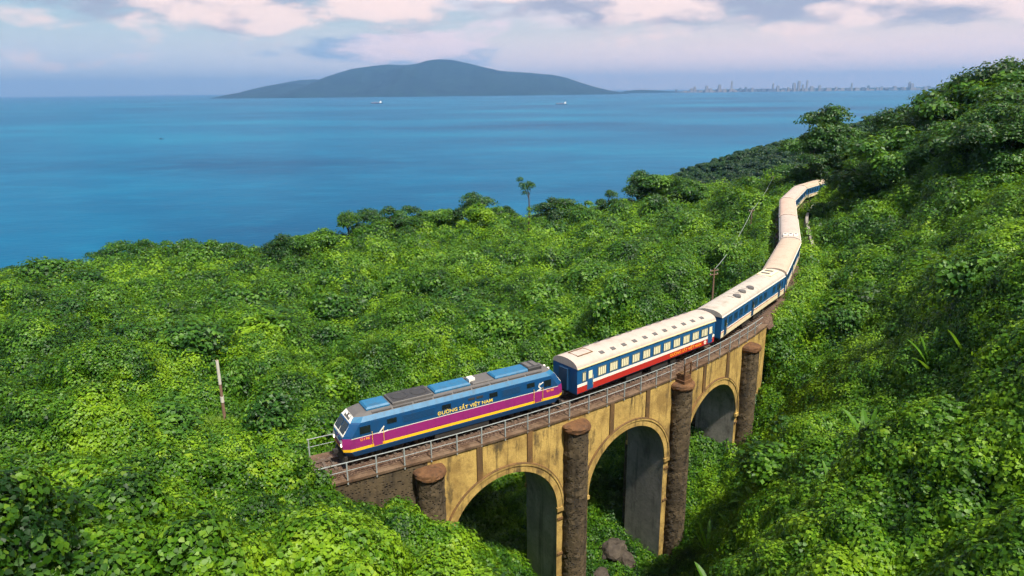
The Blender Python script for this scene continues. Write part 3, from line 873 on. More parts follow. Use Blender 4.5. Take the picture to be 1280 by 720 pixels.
def coach(s_mid, L, kind, roofmat, label, detail=True):
    loc, rz = car_place(s_mid, 7.2)
    e = empty('passenger_coach', loc, rz)
    tag(e, label, 'coach', 'coaches of the train')
    h = L / 2; z0, ze, zp = .92, 3.12, 3.82
    red = kind == 'red'
    # body shell with ends
    m = MB(); prof = end_profile(HW, z0, ze, zp - .05)
    for sg in (-1, 1):
        m.box(-h, h, sg * HW - .03, sg * HW + .03, z0, ze)
    k = len(prof)
    for x, rev in ((-h, False), (h, True)):
        vs = [(x, y, z) for y, z in prof]; m.add(vs, [tuple(range(k)) if rev else tuple(range(k - 1, -1, -1))])
    m.box(-h + .02, h - .02, -HW + .02, HW - .02, z0 - .10, z0 - .02)
    m.build('body', M['blue'], e)
    # lower band and stripe
    for sg in (-1, 1):
        y = sg * (HW + .032)
        if red:
            bands = [('lower_panel', z0, 1.47, M['red']), ('stripe', 1.472, 1.73, M['white'])]
        else:
            bands = [('lower_panel', z0, 1.44, M['cream']), ('stripe', 1.442, 1.52, M['red']), ('stripe', 1.522, 1.64, M['white'])]
        for nm, a, b, mt in bands:
            q = MB(); q.box(-h + .03, h - .03, min(y, y + sg * .012), max(y, y + sg * .012), a, b); q.build(nm, mt, e)
        g = MB(); g.box(-h, h, sg * (HW + .06) - .045, sg * (HW + .06) + .045, ze - .04, ze + .06); g.build('gutter', M['gutter'] if red else M['white'], e)
    # roof
    m = MB(); P = arch_roof(-h - .04, h + .04, HW + .055, ze + .02, zp); m.grid(P)
    n_ = len(P[0]); m.f += [tuple(range(n_)), tuple(range(2 * n_ - 1, n_ - 1, -1))]; m.mi += [0, 0]
    roof = m.build('roof', roofmat, e, smooth=True)
    for xx in frange(-h + 2.2, h - 2.2, 8):
        q = MB(); P = arch_roof(xx - .03, xx + .03, HW + .05, ze + .03, zp + .012); q.grid(P); q.build('roof_seam', roofmat, roof)
    # ends: gangway, buffers
    for sg in (-1, 1):
        g = MB()
        for i in range(3): g.box(sg * (h + .02 + i * .1) - .04, sg * (h + .02 + i * .1) + .04, -.50 + .02 * (i % 2), .50 - .02 * (i % 2), 1.0, 2.95 - .03 * (i % 2))
        g.build('gangway', M['blue_d'], e)
        g = MB(); g.box(min(sg * h, sg * (h + .5)), max(sg * h, sg * (h + .5)), -.14, .14, .62, .86); g.build('coupler', M['black'], e)
    # windows
    if red: xs = [(-h + 3.0 + 1.46 * i, 1.06) for i in range(11)] + [(-h + .82, .46), (h - 2.25 + .2, .46)]
    else: xs = [(-h + 2.4 + 1.52 * i, .95) for i in range(11) if i not in (4, 8)] + [(h - .9, .46)]
    for sg in (-1, 1):
        if not detail and sg > 0: continue
        for x, w in xs:
            if not -h + .5 < x < h - .5: continue
            fm, pm = window_meshes(kind, w, .86 if red else .80)
            o = obj_from('window', fm, e, (x, sg * (HW + .032), 1.84 if red else 1.95), 0 if sg < 0 else math.pi); obj_from('shutter' if red else 'pane', pm, o)
        for x in ((-h + 1.55, h - .75) if red else (-h + 1.1, -h + 9.0, h - 1.9)):
            d = MB(); d.box(x - .36, x + .36, sg * (HW + .047) - .015, sg * (HW + .047) + .015, .98, 2.86)
            dd = d.build('door', M['blue_d'] if not red else M['blue'], e)
            q = MB(); q.box(x - .22, x + .22, sg * (HW + .066) - .01, sg * (HW + .066) + .01, 1.95, 2.65); q.build('door_window', M['glass'] if not red else M['shutter'], dd)
            q = MB(); q.cyl((x + .3, sg * (HW + .09), 1.3), (x + .3, sg * (HW + .09), 2.2), .02, n=6); q.build('handle', M['gutter'], dd)
    # underframe
    m = MB(); m.box(-h + .1, h - .1, -1.2, 1.2, .62, .81)
    for x0, x1, y0, y1 in ((-3.2, -1.1, -1.25, -.5), (.2, 2.6, -1.25, -.45), (-2.0, .5, .45, 1.25), (3.1, 3.9, -1.2, -.6)): m.box(x0, x1, y0, y1, .18, .66)
    m.build('underframe', M['black'], e)
    bogie(e, -7.0 * L / 20, 2, .84, 2.2); bogie(e, 7.0 * L / 20, 2, .84, 2.2)
    if red:
        for sg in (-1, 1):
            for i in range(11):
                x = -h + 3.4 + 1.42 * i; y = sg * .95
                o = obj_from('roof_vent', VENT, e, (x, y, 3.60)); o.rotation_euler = (sg * -.33, 0, 0)
        q = MB()
        for x0, x1, y0, y1 in ((-h + .9, -h + 2.7, -.62, -.55), (-h + .9, -h + 2.7, .55, .62), (-h + .9, -h + .97, -.55, .55), (-h + 2.63, -h + 2.7, -.55, .55)): q.box(x0, x1, y0, y1, 3.66, 3.835)
        q.build('hatch_frame', M['plaster_dark'], e)
        text_mesh('lettering', 'ĐƯỜNG SẮT VIỆT NAM', .40, M['orange'], e, h - 4.6, -HW - .052, 1.05, xscale=1.15)
        b = MB(); b.cyl((h - 1.55, -HW - .044, 1.2), (h - 1.55, -HW - .062, 1.2), .19, n=20); bd = b.build('badge', M['white'], e)
        b = MB(); b.cyl((h - 1.55, -HW - .060, 1.2), (h - 1.55, -HW - .070, 1.2), .07, n=12); b.build('badge_dot', M['orange'], bd)
    return e

coach(28.75, 19.3, 'red', M['roof_cream'], 'blue and red passenger coach with white stripe and cream shutters behind the locomotive')
c2 = coach(49.3, 20.0, 'blue', M['roof_grey'], 'blue coach with cream lower side and stained grey roof fans, second behind the locomotive')
for x, y in ((-3.9, -.62), (-1.9, -.45), (.1, -.62)):
    m = MB(); m.lathe([(.42, 3.60), (.44, 3.86), (.36, 3.98), (.12, 4.04)], 14, x, y); m.build('roof_fan', M['grey'], c2, smooth=True)
    m = MB(); m.box(x - .75, x - .35, y + .1, y + .75, 3.66, 3.87); m.build('fan_duct', M['roof_grey'], c2)
m = MB(); m.cham(6.4, 9.2, -.85, .85, 3.45, 3.95, .10); ac = m.build('air_conditioner', M['cream'], c2)
for x in (7.0, 8.3):
    m = MB(); m.box(x - .3, x + .3, -.5, .5, 3.952, 3.985); m.build('grille', M['grey'], ac)
c3 = coach(70.0, 20.0, 'blue', M['roof_tan'], 'tan roofed blue coach at the viaduct end, followed by the pale coach with roof units', True)
c4 = coach(90.7, 20.0, 'blue', M['roof_cream'], 'pale cream roofed coach with white roof units at its front end', True)
for y in (-.75, 0, .75):
    m = MB(); m.cham(-9.4, -7.9, y - .30, y + .30, 3.3, 4.02, .08); ac = m.build('air_conditioner', M['white'], c4)
    m = MB(); m.box(-9.0, -8.3, y - .18, y + .18, 4.022, 4.05); m.build('grille', M['grey'], ac)
c5 = coach(111.4, 20.0, 'blue', M['roof_pink'], 'pinkish orange roofed coach in the middle of the far curve', False)
c6 = coach(132.1, 20.0, 'blue', M['roof_cream'], 'pale roofed coach on the far curve beside the dark trees', False)
c7 = coach(152.8, 20.0, 'blue', M['roof_tan'], 'last coach in view, its tan roof vanishing behind the dark trees', False)

# ---- locomotive
def locomotive():
    s_front, L = -.55, 18.5
    loc, rz = car_place(s_front + L / 2, 5.0)
    e = empty('diesel_locomotive', loc, rz)
    tag(e, 'blue diesel locomotive with magenta band, yellow stripe and white nose leading the train', 'locomotive')
    h = L / 2
    # z : half length, half width at the flat nose, corner depth, half width
    lv = {.72: (h - .35, 1.02, .42, 1.26), 1.05: (h - .12, 1.10, .45, 1.36), 1.16: (h - .04, 1.10, .48, 1.37), 1.38: (h, 1.10, .50, 1.38), 1.75: (h + .02, 1.08, .52, 1.385), 2.12: (h - .02, 1.06, .55, 1.385),
          2.17: (h - .03, 1.06, .56, 1.385), 2.34: (h - .08, 1.05, .60, 1.385), 3.12: (h - .62, .98, .62, 1.375), 3.22: (h - .72, .96, .62, 1.36), 3.52: (h - 1.0, .84, .60, 1.10), 3.66: (h - 1.35, .70, .5, .92), 3.72: (h - 1.7, .5, .4, .80)}
    def ringpts(z, pr=0.0):
        Lf, wf, cx, w = lv[z]; Lf += pr; wf += pr; w += pr
        return [(-Lf, -wf, z), (-Lf, wf, z), (-Lf + cx, w, z), (Lf - cx, w, z), (Lf, wf, z), (Lf, -wf, z), (Lf - cx, -w, z), (-Lf + cx, -w, z)]
    def band(name, zs, mat, pr=0.0, cap=False, parent=e, sides=range(8)):
        m = MB()
        m.add([p for z in zs for p in ringpts(z, pr)], [(i * 8 + j, i * 8 + (j + 1) % 8, (i + 1) * 8 + (j + 1) % 8, (i + 1) * 8 + j)[::-1] for i in range(len(zs) - 1) for j in sides])
        if cap: m.f.append(tuple(range((len(zs) - 1) * 8 + 7, (len(zs) - 1) * 8 - 1, -1))); m.mi.append(0)
        return m.build(name, mat, parent)
    band('skirt', [.72, 1.05, 1.16], M['loco_blue'])
    band('yellow_stripe', [1.16, 1.38], M['yellow'], .006)
    band('magenta_band', [1.38, 1.75, 2.12], M['magenta'])
    band('white_line', [2.12, 2.17], M['white'], .006, sides=[2, 6])
    band('line_end', [2.12, 2.17], M['magenta'], .0, sides=[0, 1, 3, 4, 5, 7])
    up = band('upper_body', [2.17, 2.34, 3.12, 3.22], M['loco_blue'])
    band('roof_shoulder', [3.22, 3.52], M['loco_light'], sides=[2, 6])
    band('cab_brow', [3.22, 3.52], M['white'], sides=[0, 4])
    band('cab_corner', [3.22, 3.52], M['loco_light'], sides=[1, 3, 5, 7])
    band('roof', [3.52, 3.66, 3.72], M['grey'], cap=True)
    # nose: white mask, windscreens, lamps   (front is -x)
    def face(zs, ys, pr):
        """quad lying on the front face between two heights and two fractions of its width"""
        out = []
        for z, f in ((zs[0], ys[0]), (zs[0], ys[1]), (zs[1], ys[1]), (zs[1], ys[0])):
            ks = sorted(lv); Lf = np.interp(z, ks, [lv[k][0] for k in ks]); wf = np.interp(z, ks, [lv[k][1] for k in ks])
            out.append((-(Lf + pr), f * wf, z))
        return out
    def plate(name, zs, ys, mat, pr, parent=e, end=1):
        a = face(zs, ys, pr); b = face(zs, ys, pr - .035)
        m = MB(); vs = [(x * end, y, z) for x, y, z in a + b]
        m.add(vs, [(0, 1, 2, 3), (0, 4, 5, 1), (1, 5, 6, 2), (2, 6, 7, 3), (3, 7, 4, 0)]); return m.build(name, mat, parent)
    for end in (1, -1):
        mk = plate('nose_mask', (1.78, 2.36), (-.98, .98), M['white'], .02, end=end)
        plate('nose_stripe', (1.90, 2.02), (-.62, -.08), M['loco_light'], .032, mk, end); plate('nose_stripe', (2.06, 2.16), (-.80, -.25), M['loco_blue'], .032, mk, end)
        plate('nose_stripe', (1.94, 2.10), (.05, .50), M['loco_blue'], .032, mk, end); plate('nose_stripe', (2.14, 2.26), (.30, .82), M['loco_light'], .032, mk, end)
        fr = plate('windscreen_frame', (2.34, 3.22), (-1.02, 1.02), M['white'], .012, end=end)
        plate('windscreen', (2.44, 3.10), (-.93, -.05), M['glass'], .026, fr, end); plate('windscreen', (2.44, 3.10), (.05, .93), M['glass'], .026, fr, end)
        plate('headlamp_panel', (3.24, 3.50), (-.55, .55), M['grey'], .02, end=end)
        for y in (-.3, .3):
            m = MB(); m.cyl((-end * (h - .80), y, 3.38), (-end * (h - .95), y, 3.38), .13, n=14); m.build('headlamp', M['white'], e, True)
        for y in (-.86, .86):
            m = MB(); m.cyl((-end * (h + .055), y, 1.60), (-end * (h - .1), y, 1.60), .115, n=14); m.build('headlamp', M['lamp'] if end > 0 else M['white'], e, True)
        m = MB(); m.box(min(-end * h, -end * (h + .42)), max(-end * h, -end * (h + .42)), -.16, .16, .72, 1.0); m.build('coupler', M['black'], e)
        m = MB(); m.add([(-end * (h + .02), -1.15, .25), (-end * (h + .02), 1.15, .25), (-end * (h - .1), 1.15, .75), (-end * (h - .1), -1.15, .75), (-end * (h - .25), -1.15, .25), (-end * (h - .25), 1.15, .25), (-end * (h - .3), 1.15, .75), (-end * (h - .3), -1.15, .75)],
                        [(0, 1, 2, 3), (4, 7, 6, 5), (0, 3, 7, 4), (1, 5, 6, 2), (0, 4, 5, 1), (3, 2, 6, 7)]); m.build('cowcatcher', M['black'], e)
    # side fittings, both sides
    for sg in (-1, 1):
        yo = sg * 1.385
        def sp(name, x0, x1, z0, z1, mat, t=.016, parent=e):
            m = MB(); m.box(x0, x1, min(yo - sg * .04, yo + sg * t), max(yo - sg * .04, yo + sg * t), z0, z1); return m.build(name, mat, parent)
        cw = sp('cab_window', -h + 1.15, -h + 2.05, 2.30, 2.98, M['loco_blue'], .012); sp('pane', -h + 1.21, -h + 1.99, 2.36, 2.93, M['glass'], .02, cw)
        cw = sp('cab_window', h - 2.0, h - 1.2, 2.30, 2.98, M['loco_blue'], .012); sp('pane', h - 1.94, h - 1.26, 2.36, 2.93, M['glass'], .02, cw)
        for x in (-h + 3.6, -h + 7.9, h - 6.6, h - 3.2):
            cw = sp('side_window', x - .42, x + .42, 2.58, 3.06, M['loco_blue'], .010); sp('pane', x - .36, x + .36, 2.63, 3.01, M['glass'], .018, cw)
        for x in (-h + 10.0, -h + 10.7): sp('louvre', x - .28, x + .28, 2.84, 3.02, M['dgrey'], .012)
        for x0, x1 in ((-h + 4.4, -h + 7.0), (h - 5.9, h - 4.1)):
            lv_ = sp('filter_panel', x0, x1, 2.42, 3.02, M['loco_blue'], .014)
            for i in range(5): sp('slat', x0 + .08, x1 - .08, 2.48 + i * .105, 2.53 + i * .105, M['blue_d'], .022, lv_)
        for x in (-h + 2.5, h - 2.5):
            d = sp('cab_door', x - .33, x + .33, 1.22, 2.10, M['magenta'], .013)
            m = MB(); m.cyl((x - .42, yo + sg * .05, 1.25), (x - .42, yo + sg * .05, 2.4), .018, n=6); m.cyl((x + .42, yo + sg * .05, 1.25), (x + .42, yo + sg * .05, 2.4), .018, n=6); m.build('handrail', M['yellow'], d)
        for x in np.linspace(-h + 5.2, h - 4.2, 5): sp('access_panel', x - .5, x + .5, 1.46, 2.04, M['magenta'], .010)
        # white arrow at the front, curl at the rear
        m = MB(); yy = yo + sg * .012
        def strip(pts, w_):
            for (xa, za), (xb, zb) in zip(pts[:-1], pts[1:]):
                d_ = Vector((xb - xa, 0, zb - za)).normalized(); n_ = Vector((-d_.z, 0, d_.x)) * w_
                q = [(xa - n_.x, yy, za - n_.z), (xb - n_.x, yy, zb - n_.z), (xb + n_.x, yy, zb + n_.z), (xa + n_.x, yy, za + n_.z)]
                q2 = [(a, b - sg * .02, c) for a, b, c in q]
                m.add(q + q2, [(0, 1, 2, 3), (4, 7, 6, 5), (0, 4, 5, 1), (1, 5, 6, 2), (2, 6, 7, 3), (3, 7, 4, 0)])
        strip([(-h + 3.3, 2.16), (-h + 2.55, 2.06), (-h + 3.0, 2.55)], .045)
        strip([(h - 2.6, 2.16), (h - 2.2, 2.30), (h - 2.45, 2.52), (h - 2.3, 2.78)], .05); strip([(h - 2.45, 2.6), (h - 2.0, 2.82)], .04)
        m.build('white_arrow', M['white'], e)
        if sg < 0:
            text_mesh('lettering', 'ĐƯỜNG SẮT VIỆT NAM', .38, M['gold'], e, .25, yo - .010, 2.28, xscale=1.16)
            text_mesh('number', 'D19E', .24, M['orange'], e, -h + 1.55, yo - .012, 1.86, xscale=1.3)
            text_mesh('number', 'D19E', .24, M['orange'], e, h - 1.35, yo - .012, 1.86, xscale=1.3)
    # roof equipment
    def hood(name, x0, x1, w, z1, mat, c=.12, z0=3.60):
        m = MB(); m.cham(x0, x1, -w, w, z0, z1, c); return m.build(name, mat, e)
    hood('roof_hood', -h + 1.95, -h + 3.75, .78, 3.95, M['loco_light'])
    rf = hood('radiator_housing', -h + 3.9, -h + 7.1, .88, 3.93, M['grey'], .06)
    for x in (-h + 4.75, -h + 6.25):
        m = MB(); m.lathe([(.62, 3.92), (.62, 3.97), (.55, 3.98), (.52, 3.935)], 20, x, 0); f = m.build('fan_ring', M['dgrey'], rf, True)
        m = MB()
        for k in range(6):
            t = k * math.pi / 3; m.add([(x + .08 * math.cos(t), .08 * math.sin(t), 3.935), (x + .5 * math.cos(t), .5 * math.sin(t), 3.95), (x + .5 * math.cos(t + .5), .5 * math.sin(t + .5), 3.935)], [(0, 1, 2)])
        m.build('fan_blade', M['dgrey'], f)
    m = MB(); m.box(-h + 4.0, -h + 7.0, -.82, .82, 3.90, 3.940); m.build('grille', M['dgrey'], rf)
    hood('roof_hood', -h + 7.3, -h + 10.3, .70, 3.95, M['loco_light'])
    m = MB(); m.box(-h + 10.4, -h + 10.9, -.28, .28, 3.6, 4.05); m.build('exhaust_stack', M['white'], e)
    hood('silencer_cover', -h + 10.45, -h + 12.3, .74, 3.86, M['grey'], .08)
    hood('roof_hood', -h + 12.45, h - 2.9, .68, 3.92, M['loco_light'])
    bx = hood('brake_resistor', h - 3.0, h - 1.75, .72, 4.0, M['dgrey'], .06)
    for x in (h - 2.7, h - 2.1):
        m = MB(); m.box(x - .2, x + .2, -.5, .5, 4.002, 4.03); m.build('grille', M['grey'], bx)
    for sg in (-1, 1):
        m = MB()
        for i in range(9):
            x = -h + 2.3 + i * 1.6; m.box(x, x + 1.45, sg * .93 - .16, sg * .93 + .16, 3.60, 3.675)
        m.build('roof_walkway', M['grey'], e)
    m = MB(); m.box(-2.3, 2.3, -1.2, 1.2, .32, .80); m.build('fuel_tank', M['black'], e)
    bogie(e, -5.0, 3, .96, 3.4); bogie(e, 5.0, 3, .96, 3.4)
locomotive()
# ------------------------------------------------------------------ foliage
def leaf_mesh(name, C, N, U, Ls, W, vals, mat, shape='heart', curl=.25):
    """many folded leaves: centre C, normal N, tip direction U, length, width ratio, random value per leaf"""
    n = len(C)
    N = N / np.linalg.norm(N, axis=1, keepdims=True)
    U = U - (U * N).sum(1, keepdims=True) * N
    U /= np.linalg.norm(U, axis=1, keepdims=True) + 1e-9
    V = np.cross(N, U)
    if shape == 'heart':
        prof = np.array([(-.38, 0, .02), (-.42, .34, .10), (-.02, .50, .12), (.62, 0, -.10), (-.02, -.50, .12), (-.42, -.34, .10)])
        faces = [(0, 3, 2, 1), (0, 5, 4, 3)]
    else:
        prof = np.array([(-.5, 0, 0), (0, .5, .12), (.5, 0, -.08), (0, -.5, .12)])
        faces = [(0, 2, 1), (0, 3, 2)]
    k = len(prof)
    co = (C[:, None] + (prof[None, :, 0, None] * U[:, None] + prof[None, :, 1, None] * W[:, None, None] * V[:, None] + prof[None, :, 2, None] * (curl * 2) * N[:, None]) * Ls[:, None, None]).reshape(-1, 3)
    nf = len(faces[0])
    fi = (np.arange(n)[:, None, None] * k + np.array(faces)[None]).reshape(-1, nf)
    me = bpy.data.meshes.new(name)
    me.vertices.add(len(co)); me.vertices.foreach_set('co', co.ravel())
    me.loops.add(fi.size); me.loops.foreach_set('vertex_index', fi.ravel())
    me.polygons.add(len(fi)); me.polygons.foreach_set('loop_start', np.arange(0, fi.size, nf))
    me.update()
    a = me.attributes.new('leaf', 'FLOAT', 'POINT'); a.data.foreach_set('value', np.repeat(vals, k).astype(np.float32))
    me.materials.append(mat)
    return me
def rnd_dirs(n, r_):
    v = r_.normal(size=(n, 3)); return v / np.linalg.norm(v, axis=1, keepdims=True)

def vine_clump(i, mat, nl=80, rad=.72, leaf=.165):
    r_ = np.random.default_rng(100 + i)
    a = r_.uniform(0, 2 * np.pi, nl); q = np.sqrt(r_.uniform(0, 1, nl)) * rad
    C = np.stack([q * np.cos(a), q * np.sin(a), r_.uniform(-.10, .20, nl) - .22 * (q / rad) ** 2], 1)
    # a few runners standing up from the mat
    up = r_.uniform(0, 1, nl) < .10; C[up, 2] += r_.uniform(.08, .32, up.sum())
    N = rnd_dirs(nl, r_) * .62 + np.array([0, 0, 1.0]) + C * np.array([.5, .5, 0])
    U = rnd_dirs(nl, r_); U[:, :2] += C[:, :2] / rad * .8; U[:, 2] -= .6
    return leaf_mesh('vine_clump', C, N, U, leaf * r_.uniform(.6, 1.35, nl), r_.uniform(.8, 1.0, nl), r_.uniform(0, 1, nl), mat)
def vine_tuft(i, mat, nl=90, rad=.55, leaf=.16):
    """a rounded tuft of leaves"""
    r_ = np.random.default_rng(200 + i)
    D = rnd_dirs(nl, r_); D[:, 2] = np.abs(D[:, 2]) * 1.1 - .15
    lump = 1 + .22 * np.sin(D[:, 0] * 5 + i) * np.sin(D[:, 1] * 5.5 + 2 * i)
    C = D * (rad * lump * r_.uniform(.72, 1.12, nl))[:, None] * np.array([1, 1, .95])
    N = D + rnd_dirs(nl, r_) * .45 + np.array([0, 0, .5]); U = rnd_dirs(nl, r_) * .6 + D * .5; U[:, 2] -= .8
    return leaf_mesh('vine_clump', C, N, U, leaf * r_.uniform(.65, 1.25, nl), r_.uniform(.8, 1.0, nl), r_.uniform(0, 1, nl), mat)
def proto_collection(name, meshes):
    c = bpy.data.collections.new(name)
    for i, me in enumerate(meshes):
        o = bpy.data.objects.new('%s_%02d' % (name, i), me); c.objects.link(o)
    return c
def scatter(name, coll, P, rot, scl, idx, label, cat, kind='stuff'):
    me = bpy.data.meshes.new(name)
    me.vertices.add(len(P)); me.vertices.foreach_set('co', np.asarray(P, np.float32).ravel())
    a = me.attributes.new('rot', 'FLOAT_VECTOR', 'POINT'); a.data.foreach_set('vector', np.asarray(rot, np.float32).ravel())
    a = me.attributes.new('scl', 'FLOAT', 'POINT'); a.data.foreach_set('value', np.asarray(scl, np.float32))
    a = me.attributes.new('idx', 'INT', 'POINT'); a.data.foreach_set('value', np.asarray(idx, np.int32))
    me.update()
    o = obj_from(name, me)
    g = bpy.data.node_groups.new(name, 'GeometryNodeTree')
    g.interface.new_socket('Geometry', in_out='INPUT', socket_type='NodeSocketGeometry'); g.interface.new_socket('Geometry', in_out='OUTPUT', socket_type='NodeSocketGeometry')
    gi = g.nodes.new('NodeGroupInput'); go = g.nodes.new('NodeGroupOutput')
    ip = g.nodes.new('GeometryNodeInstanceOnPoints'); ci = g.nodes.new('GeometryNodeCollectionInfo')
    ci.inputs['Collection'].default_value = coll; ci.inputs['Separate Children'].default_value = True; ci.inputs['Reset Children'].default_value = True
    def att(nm, typ):
        n = g.nodes.new('GeometryNodeInputNamedAttribute'); n.data_type = typ; n.inputs['Name'].default_value = nm; return n.outputs['Attribute']
    ip.inputs['Pick Instance'].default_value = True
    e2r = g.nodes.new('FunctionNodeEulerToRotation')
    g.links.new(att('rot', 'FLOAT_VECTOR'), e2r.inputs[0])
    g.links.new(gi.outputs[0], ip.inputs['Points']); g.links.new(ci.outputs[0], ip.inputs['Instance'])
    g.links.new(e2r.outputs[0], ip.inputs['Rotation']); g.links.new(att('scl', 'FLOAT'), ip.inputs['Scale']); g.links.new(att('idx', 'INT'), ip.inputs['Instance Index'])
    g.links.new(ip.outputs[0], go.inputs[0])
    md = o.modifiers.new('scatter', 'NODES'); md.node_group = g
    return tag(o, label, cat, kind=kind)
def euler_for(N, spin):
    """euler angles taking +z to N with a spin about it"""
    N = N / np.linalg.norm(N, axis=1, keepdims=True)
    # R = Rz(yaw) * Ry(tilt) * Rz(spin) -> XYZ euler
    tilt = np.arccos(np.clip(N[:, 2], -1, 1)); yaw = np.arctan2(N[:, 1], N[:, 0])
    ct, st, cyw, syw, cs, ss = np.cos(tilt), np.sin(tilt), np.cos(yaw), np.sin(yaw), np.cos(spin), np.sin(spin)
    r00 = cyw * ct * cs - syw * ss; r10 = syw * ct * cs + cyw * ss; r20 = -st * cs
    r21 = st * ss; r22 = ct
    return np.stack([np.arctan2(r21, r22), np.arcsin(np.clip(-r20, -1, 1)), np.arctan2(r10, r00)], 1)

QUAL = 1.0
def in_view(P, mx=1.22, my0=-.25, my1=1.15):
    d = P - CAMP
    f = d @ np.array(c_f); a = d @ np.array(r2) / f; b = d @ np.array(u2) / f
    return (f > 3) & (abs(a) < 640 / FPX * mx) & (b < 360 / FPX * my1 + .02) & (b > -360 / FPX * (my1 + .12))
GRASS_C = np.array([at_Y(190, 508, 53), at_Y(60, 515, 50), at_Y(300, 508, 54)])
def vines():
    n = int(250000 * QUAL)
    ang = rng.uniform(R(-46), R(46), n)
    # density falls with distance, clumps grow: constant cover in the picture
    rr0, rr1, rk = 9.0, 300.0, 46.0
    u = rng.uniform(0, 1, n)
    w1 = (rk ** 2 - rr0 ** 2) / 2 / rk ** 2; w2 = math.log(rr1 / rk)
    near = u < w1 / (w1 + w2)
    q = rng.uniform(0, 1, n)
    r_ = np.where(near, np.sqrt(rr0 ** 2 + q * (rk ** 2 - rr0 ** 2)), rk * np.exp(q * w2))
    x = np.sin(ang) * r_; y = np.cos(ang) * r_
    b = base_z(x, y); mh = mound_h(x, y); z = b + mh
    P = np.stack([x, y, z], 1)
    ok = in_view(P)
    s, d = sd_at(x, y); ad = abs(d)
    off = np.maximum(np.maximum(BR0 - s, s - BR1), 0)
    ok &= ~((off > 0) & (ad < np.where((d > 0) & (s > 52), 2.35, 3.3)))
    ok &= ~((off <= 0) & (ad < WALL_D + .45) & (z > -9.5))
    for sp in PIERS: ok &= ~((abs(s - sp) < 1.9) & (ad < WALL_D + .1))
    for sp in PIERS: ok &= ~((abs(s - sp) < 1.25) & (ad < WALL_D + 1.6))
    ok &= ~((s > 92) & (s < 150) & (d > 2.4) & (d < 4.3))
    ok &= z > SEA_Z + 1
    P = P[ok]; x = x[ok]; y = y[ok]; r_ = r_[ok]
    e = .25 * np.maximum(1, r_ / 60)
    zx = (surf_z(x + e, y) - surf_z(x - e, y)) / (2 * e); zy = (surf_z(x, y + e) - surf_z(x, y - e)) / (2 * e)
    # steep faces get more clumps stacked down their side
    N = np.stack([-zx, -zy, np.ones_like(zx)], 1); sl = np.sqrt(zx ** 2 + zy ** 2)
    N[:, :2] *= np.minimum(1, 1.6 / np.maximum(sl, 1e-6))[:, None]
    extra = np.where((sl > .8) & (rng.uniform(0, 1, len(x)) < np.minimum(1, (sl - .6) * .7)))[0]
    scl = np.maximum(1, r_ / rk) ** .92 * np.where(r_ < rk, rng.uniform(.7, 1.2, len(x)), rng.uniform(.65, 1.5, len(x)))
    P2 = P[extra].copy(); P2[:, 2] -= rng.uniform(.2, .9, len(extra)) * np.minimum(1.2, sl[extra] * .5)
    P = np.concatenate([P, P2]); N = np.concatenate([N, N[extra]]); scl = np.concatenate([scl, scl[extra] * .95])
    N = N / np.linalg.norm(N, axis=1, keepdims=True); N = N + rng.normal(size=N.shape) * .16
    P = P - np.array([0, 0, .06])
    rot = euler_for(N, rng.uniform(0, 6.28, len(P)))
    # kinds: 0-5 vine, 6-7 paler leaves in patches, 8-9 darker small-leaved
    pn = np.sin(P[:, 0] * .13 + 2 * np.sin(P[:, 1] * .07)) + np.sin(P[:, 1] * .11 + P[:, 0] * .05)
    pn += rng.normal(size=len(P)) * .7
    idx = rng.integers(0, 6, len(P)); idx = np.where(pn > 1.5, rng.integers(6, 8, len(P)), idx); idx = np.where(pn < -.9, rng.integers(8, 10, len(P)), idx)
    ms = [vine_clump(i, M['vine']) for i in range(6)] + [vine_clump(20 + i, M['pale'], 66, .70, .19) for i in range(2)] + [vine_clump(30 + i, M['shrub'], 95, .70, .13) for i in range(2)]
    ms += [vine_clump(50 + i, M['vine'], 150, .74, .105) for i in range(4)] + [vine_clump(60, M['pale'], 130, .74, .115), vine_clump(61, M['shrub'], 160, .74, .095)]
    big = scl > 1.55
    idx = np.where(big, np.where(idx < 6, 10 + idx % 4, np.where(idx < 8, 14, 15)), idx)
    # part of the cover is lifted into rounded tufts: 16-19 near, 20-22 far
    ms += [vine_tuft(i, M['vine']) for i in range(3)] + [vine_tuft(5, M['pale'], 80, .5, .18)] + [vine_tuft(10 + i, M['vine'], 200, .62, .10) for i in range(2)] + [vine_tuft(14, M['shrub'], 200, .62, .10)]
    tuft = rng.uniform(0, 1, len(P)) < .42
    idx = np.where(tuft, np.where(big, rng.integers(20, 23, len(P)), rng.integers(16, 20, len(P))), idx)
    P = P + (N / np.linalg.norm(N, axis=1, keepdims=True)) * np.where(tuft, rng.uniform(-.15, .30, len(P)), rng.uniform(-.22, .10, len(P)))[:, None] * scl[:, None]
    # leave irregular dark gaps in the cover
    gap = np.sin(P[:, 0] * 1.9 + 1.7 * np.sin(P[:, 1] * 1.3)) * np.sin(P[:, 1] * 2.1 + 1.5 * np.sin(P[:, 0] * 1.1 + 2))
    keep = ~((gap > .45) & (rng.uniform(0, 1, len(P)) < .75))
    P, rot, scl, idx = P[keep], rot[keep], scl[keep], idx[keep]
    coll = proto_collection('vine_clump', ms)
    print('vine clumps', len(P))
    scatter('vine_cover', coll, P, rot, scl, idx, 'dense green creeping vines smothering the slopes around the viaduct', 'vines')
vines()

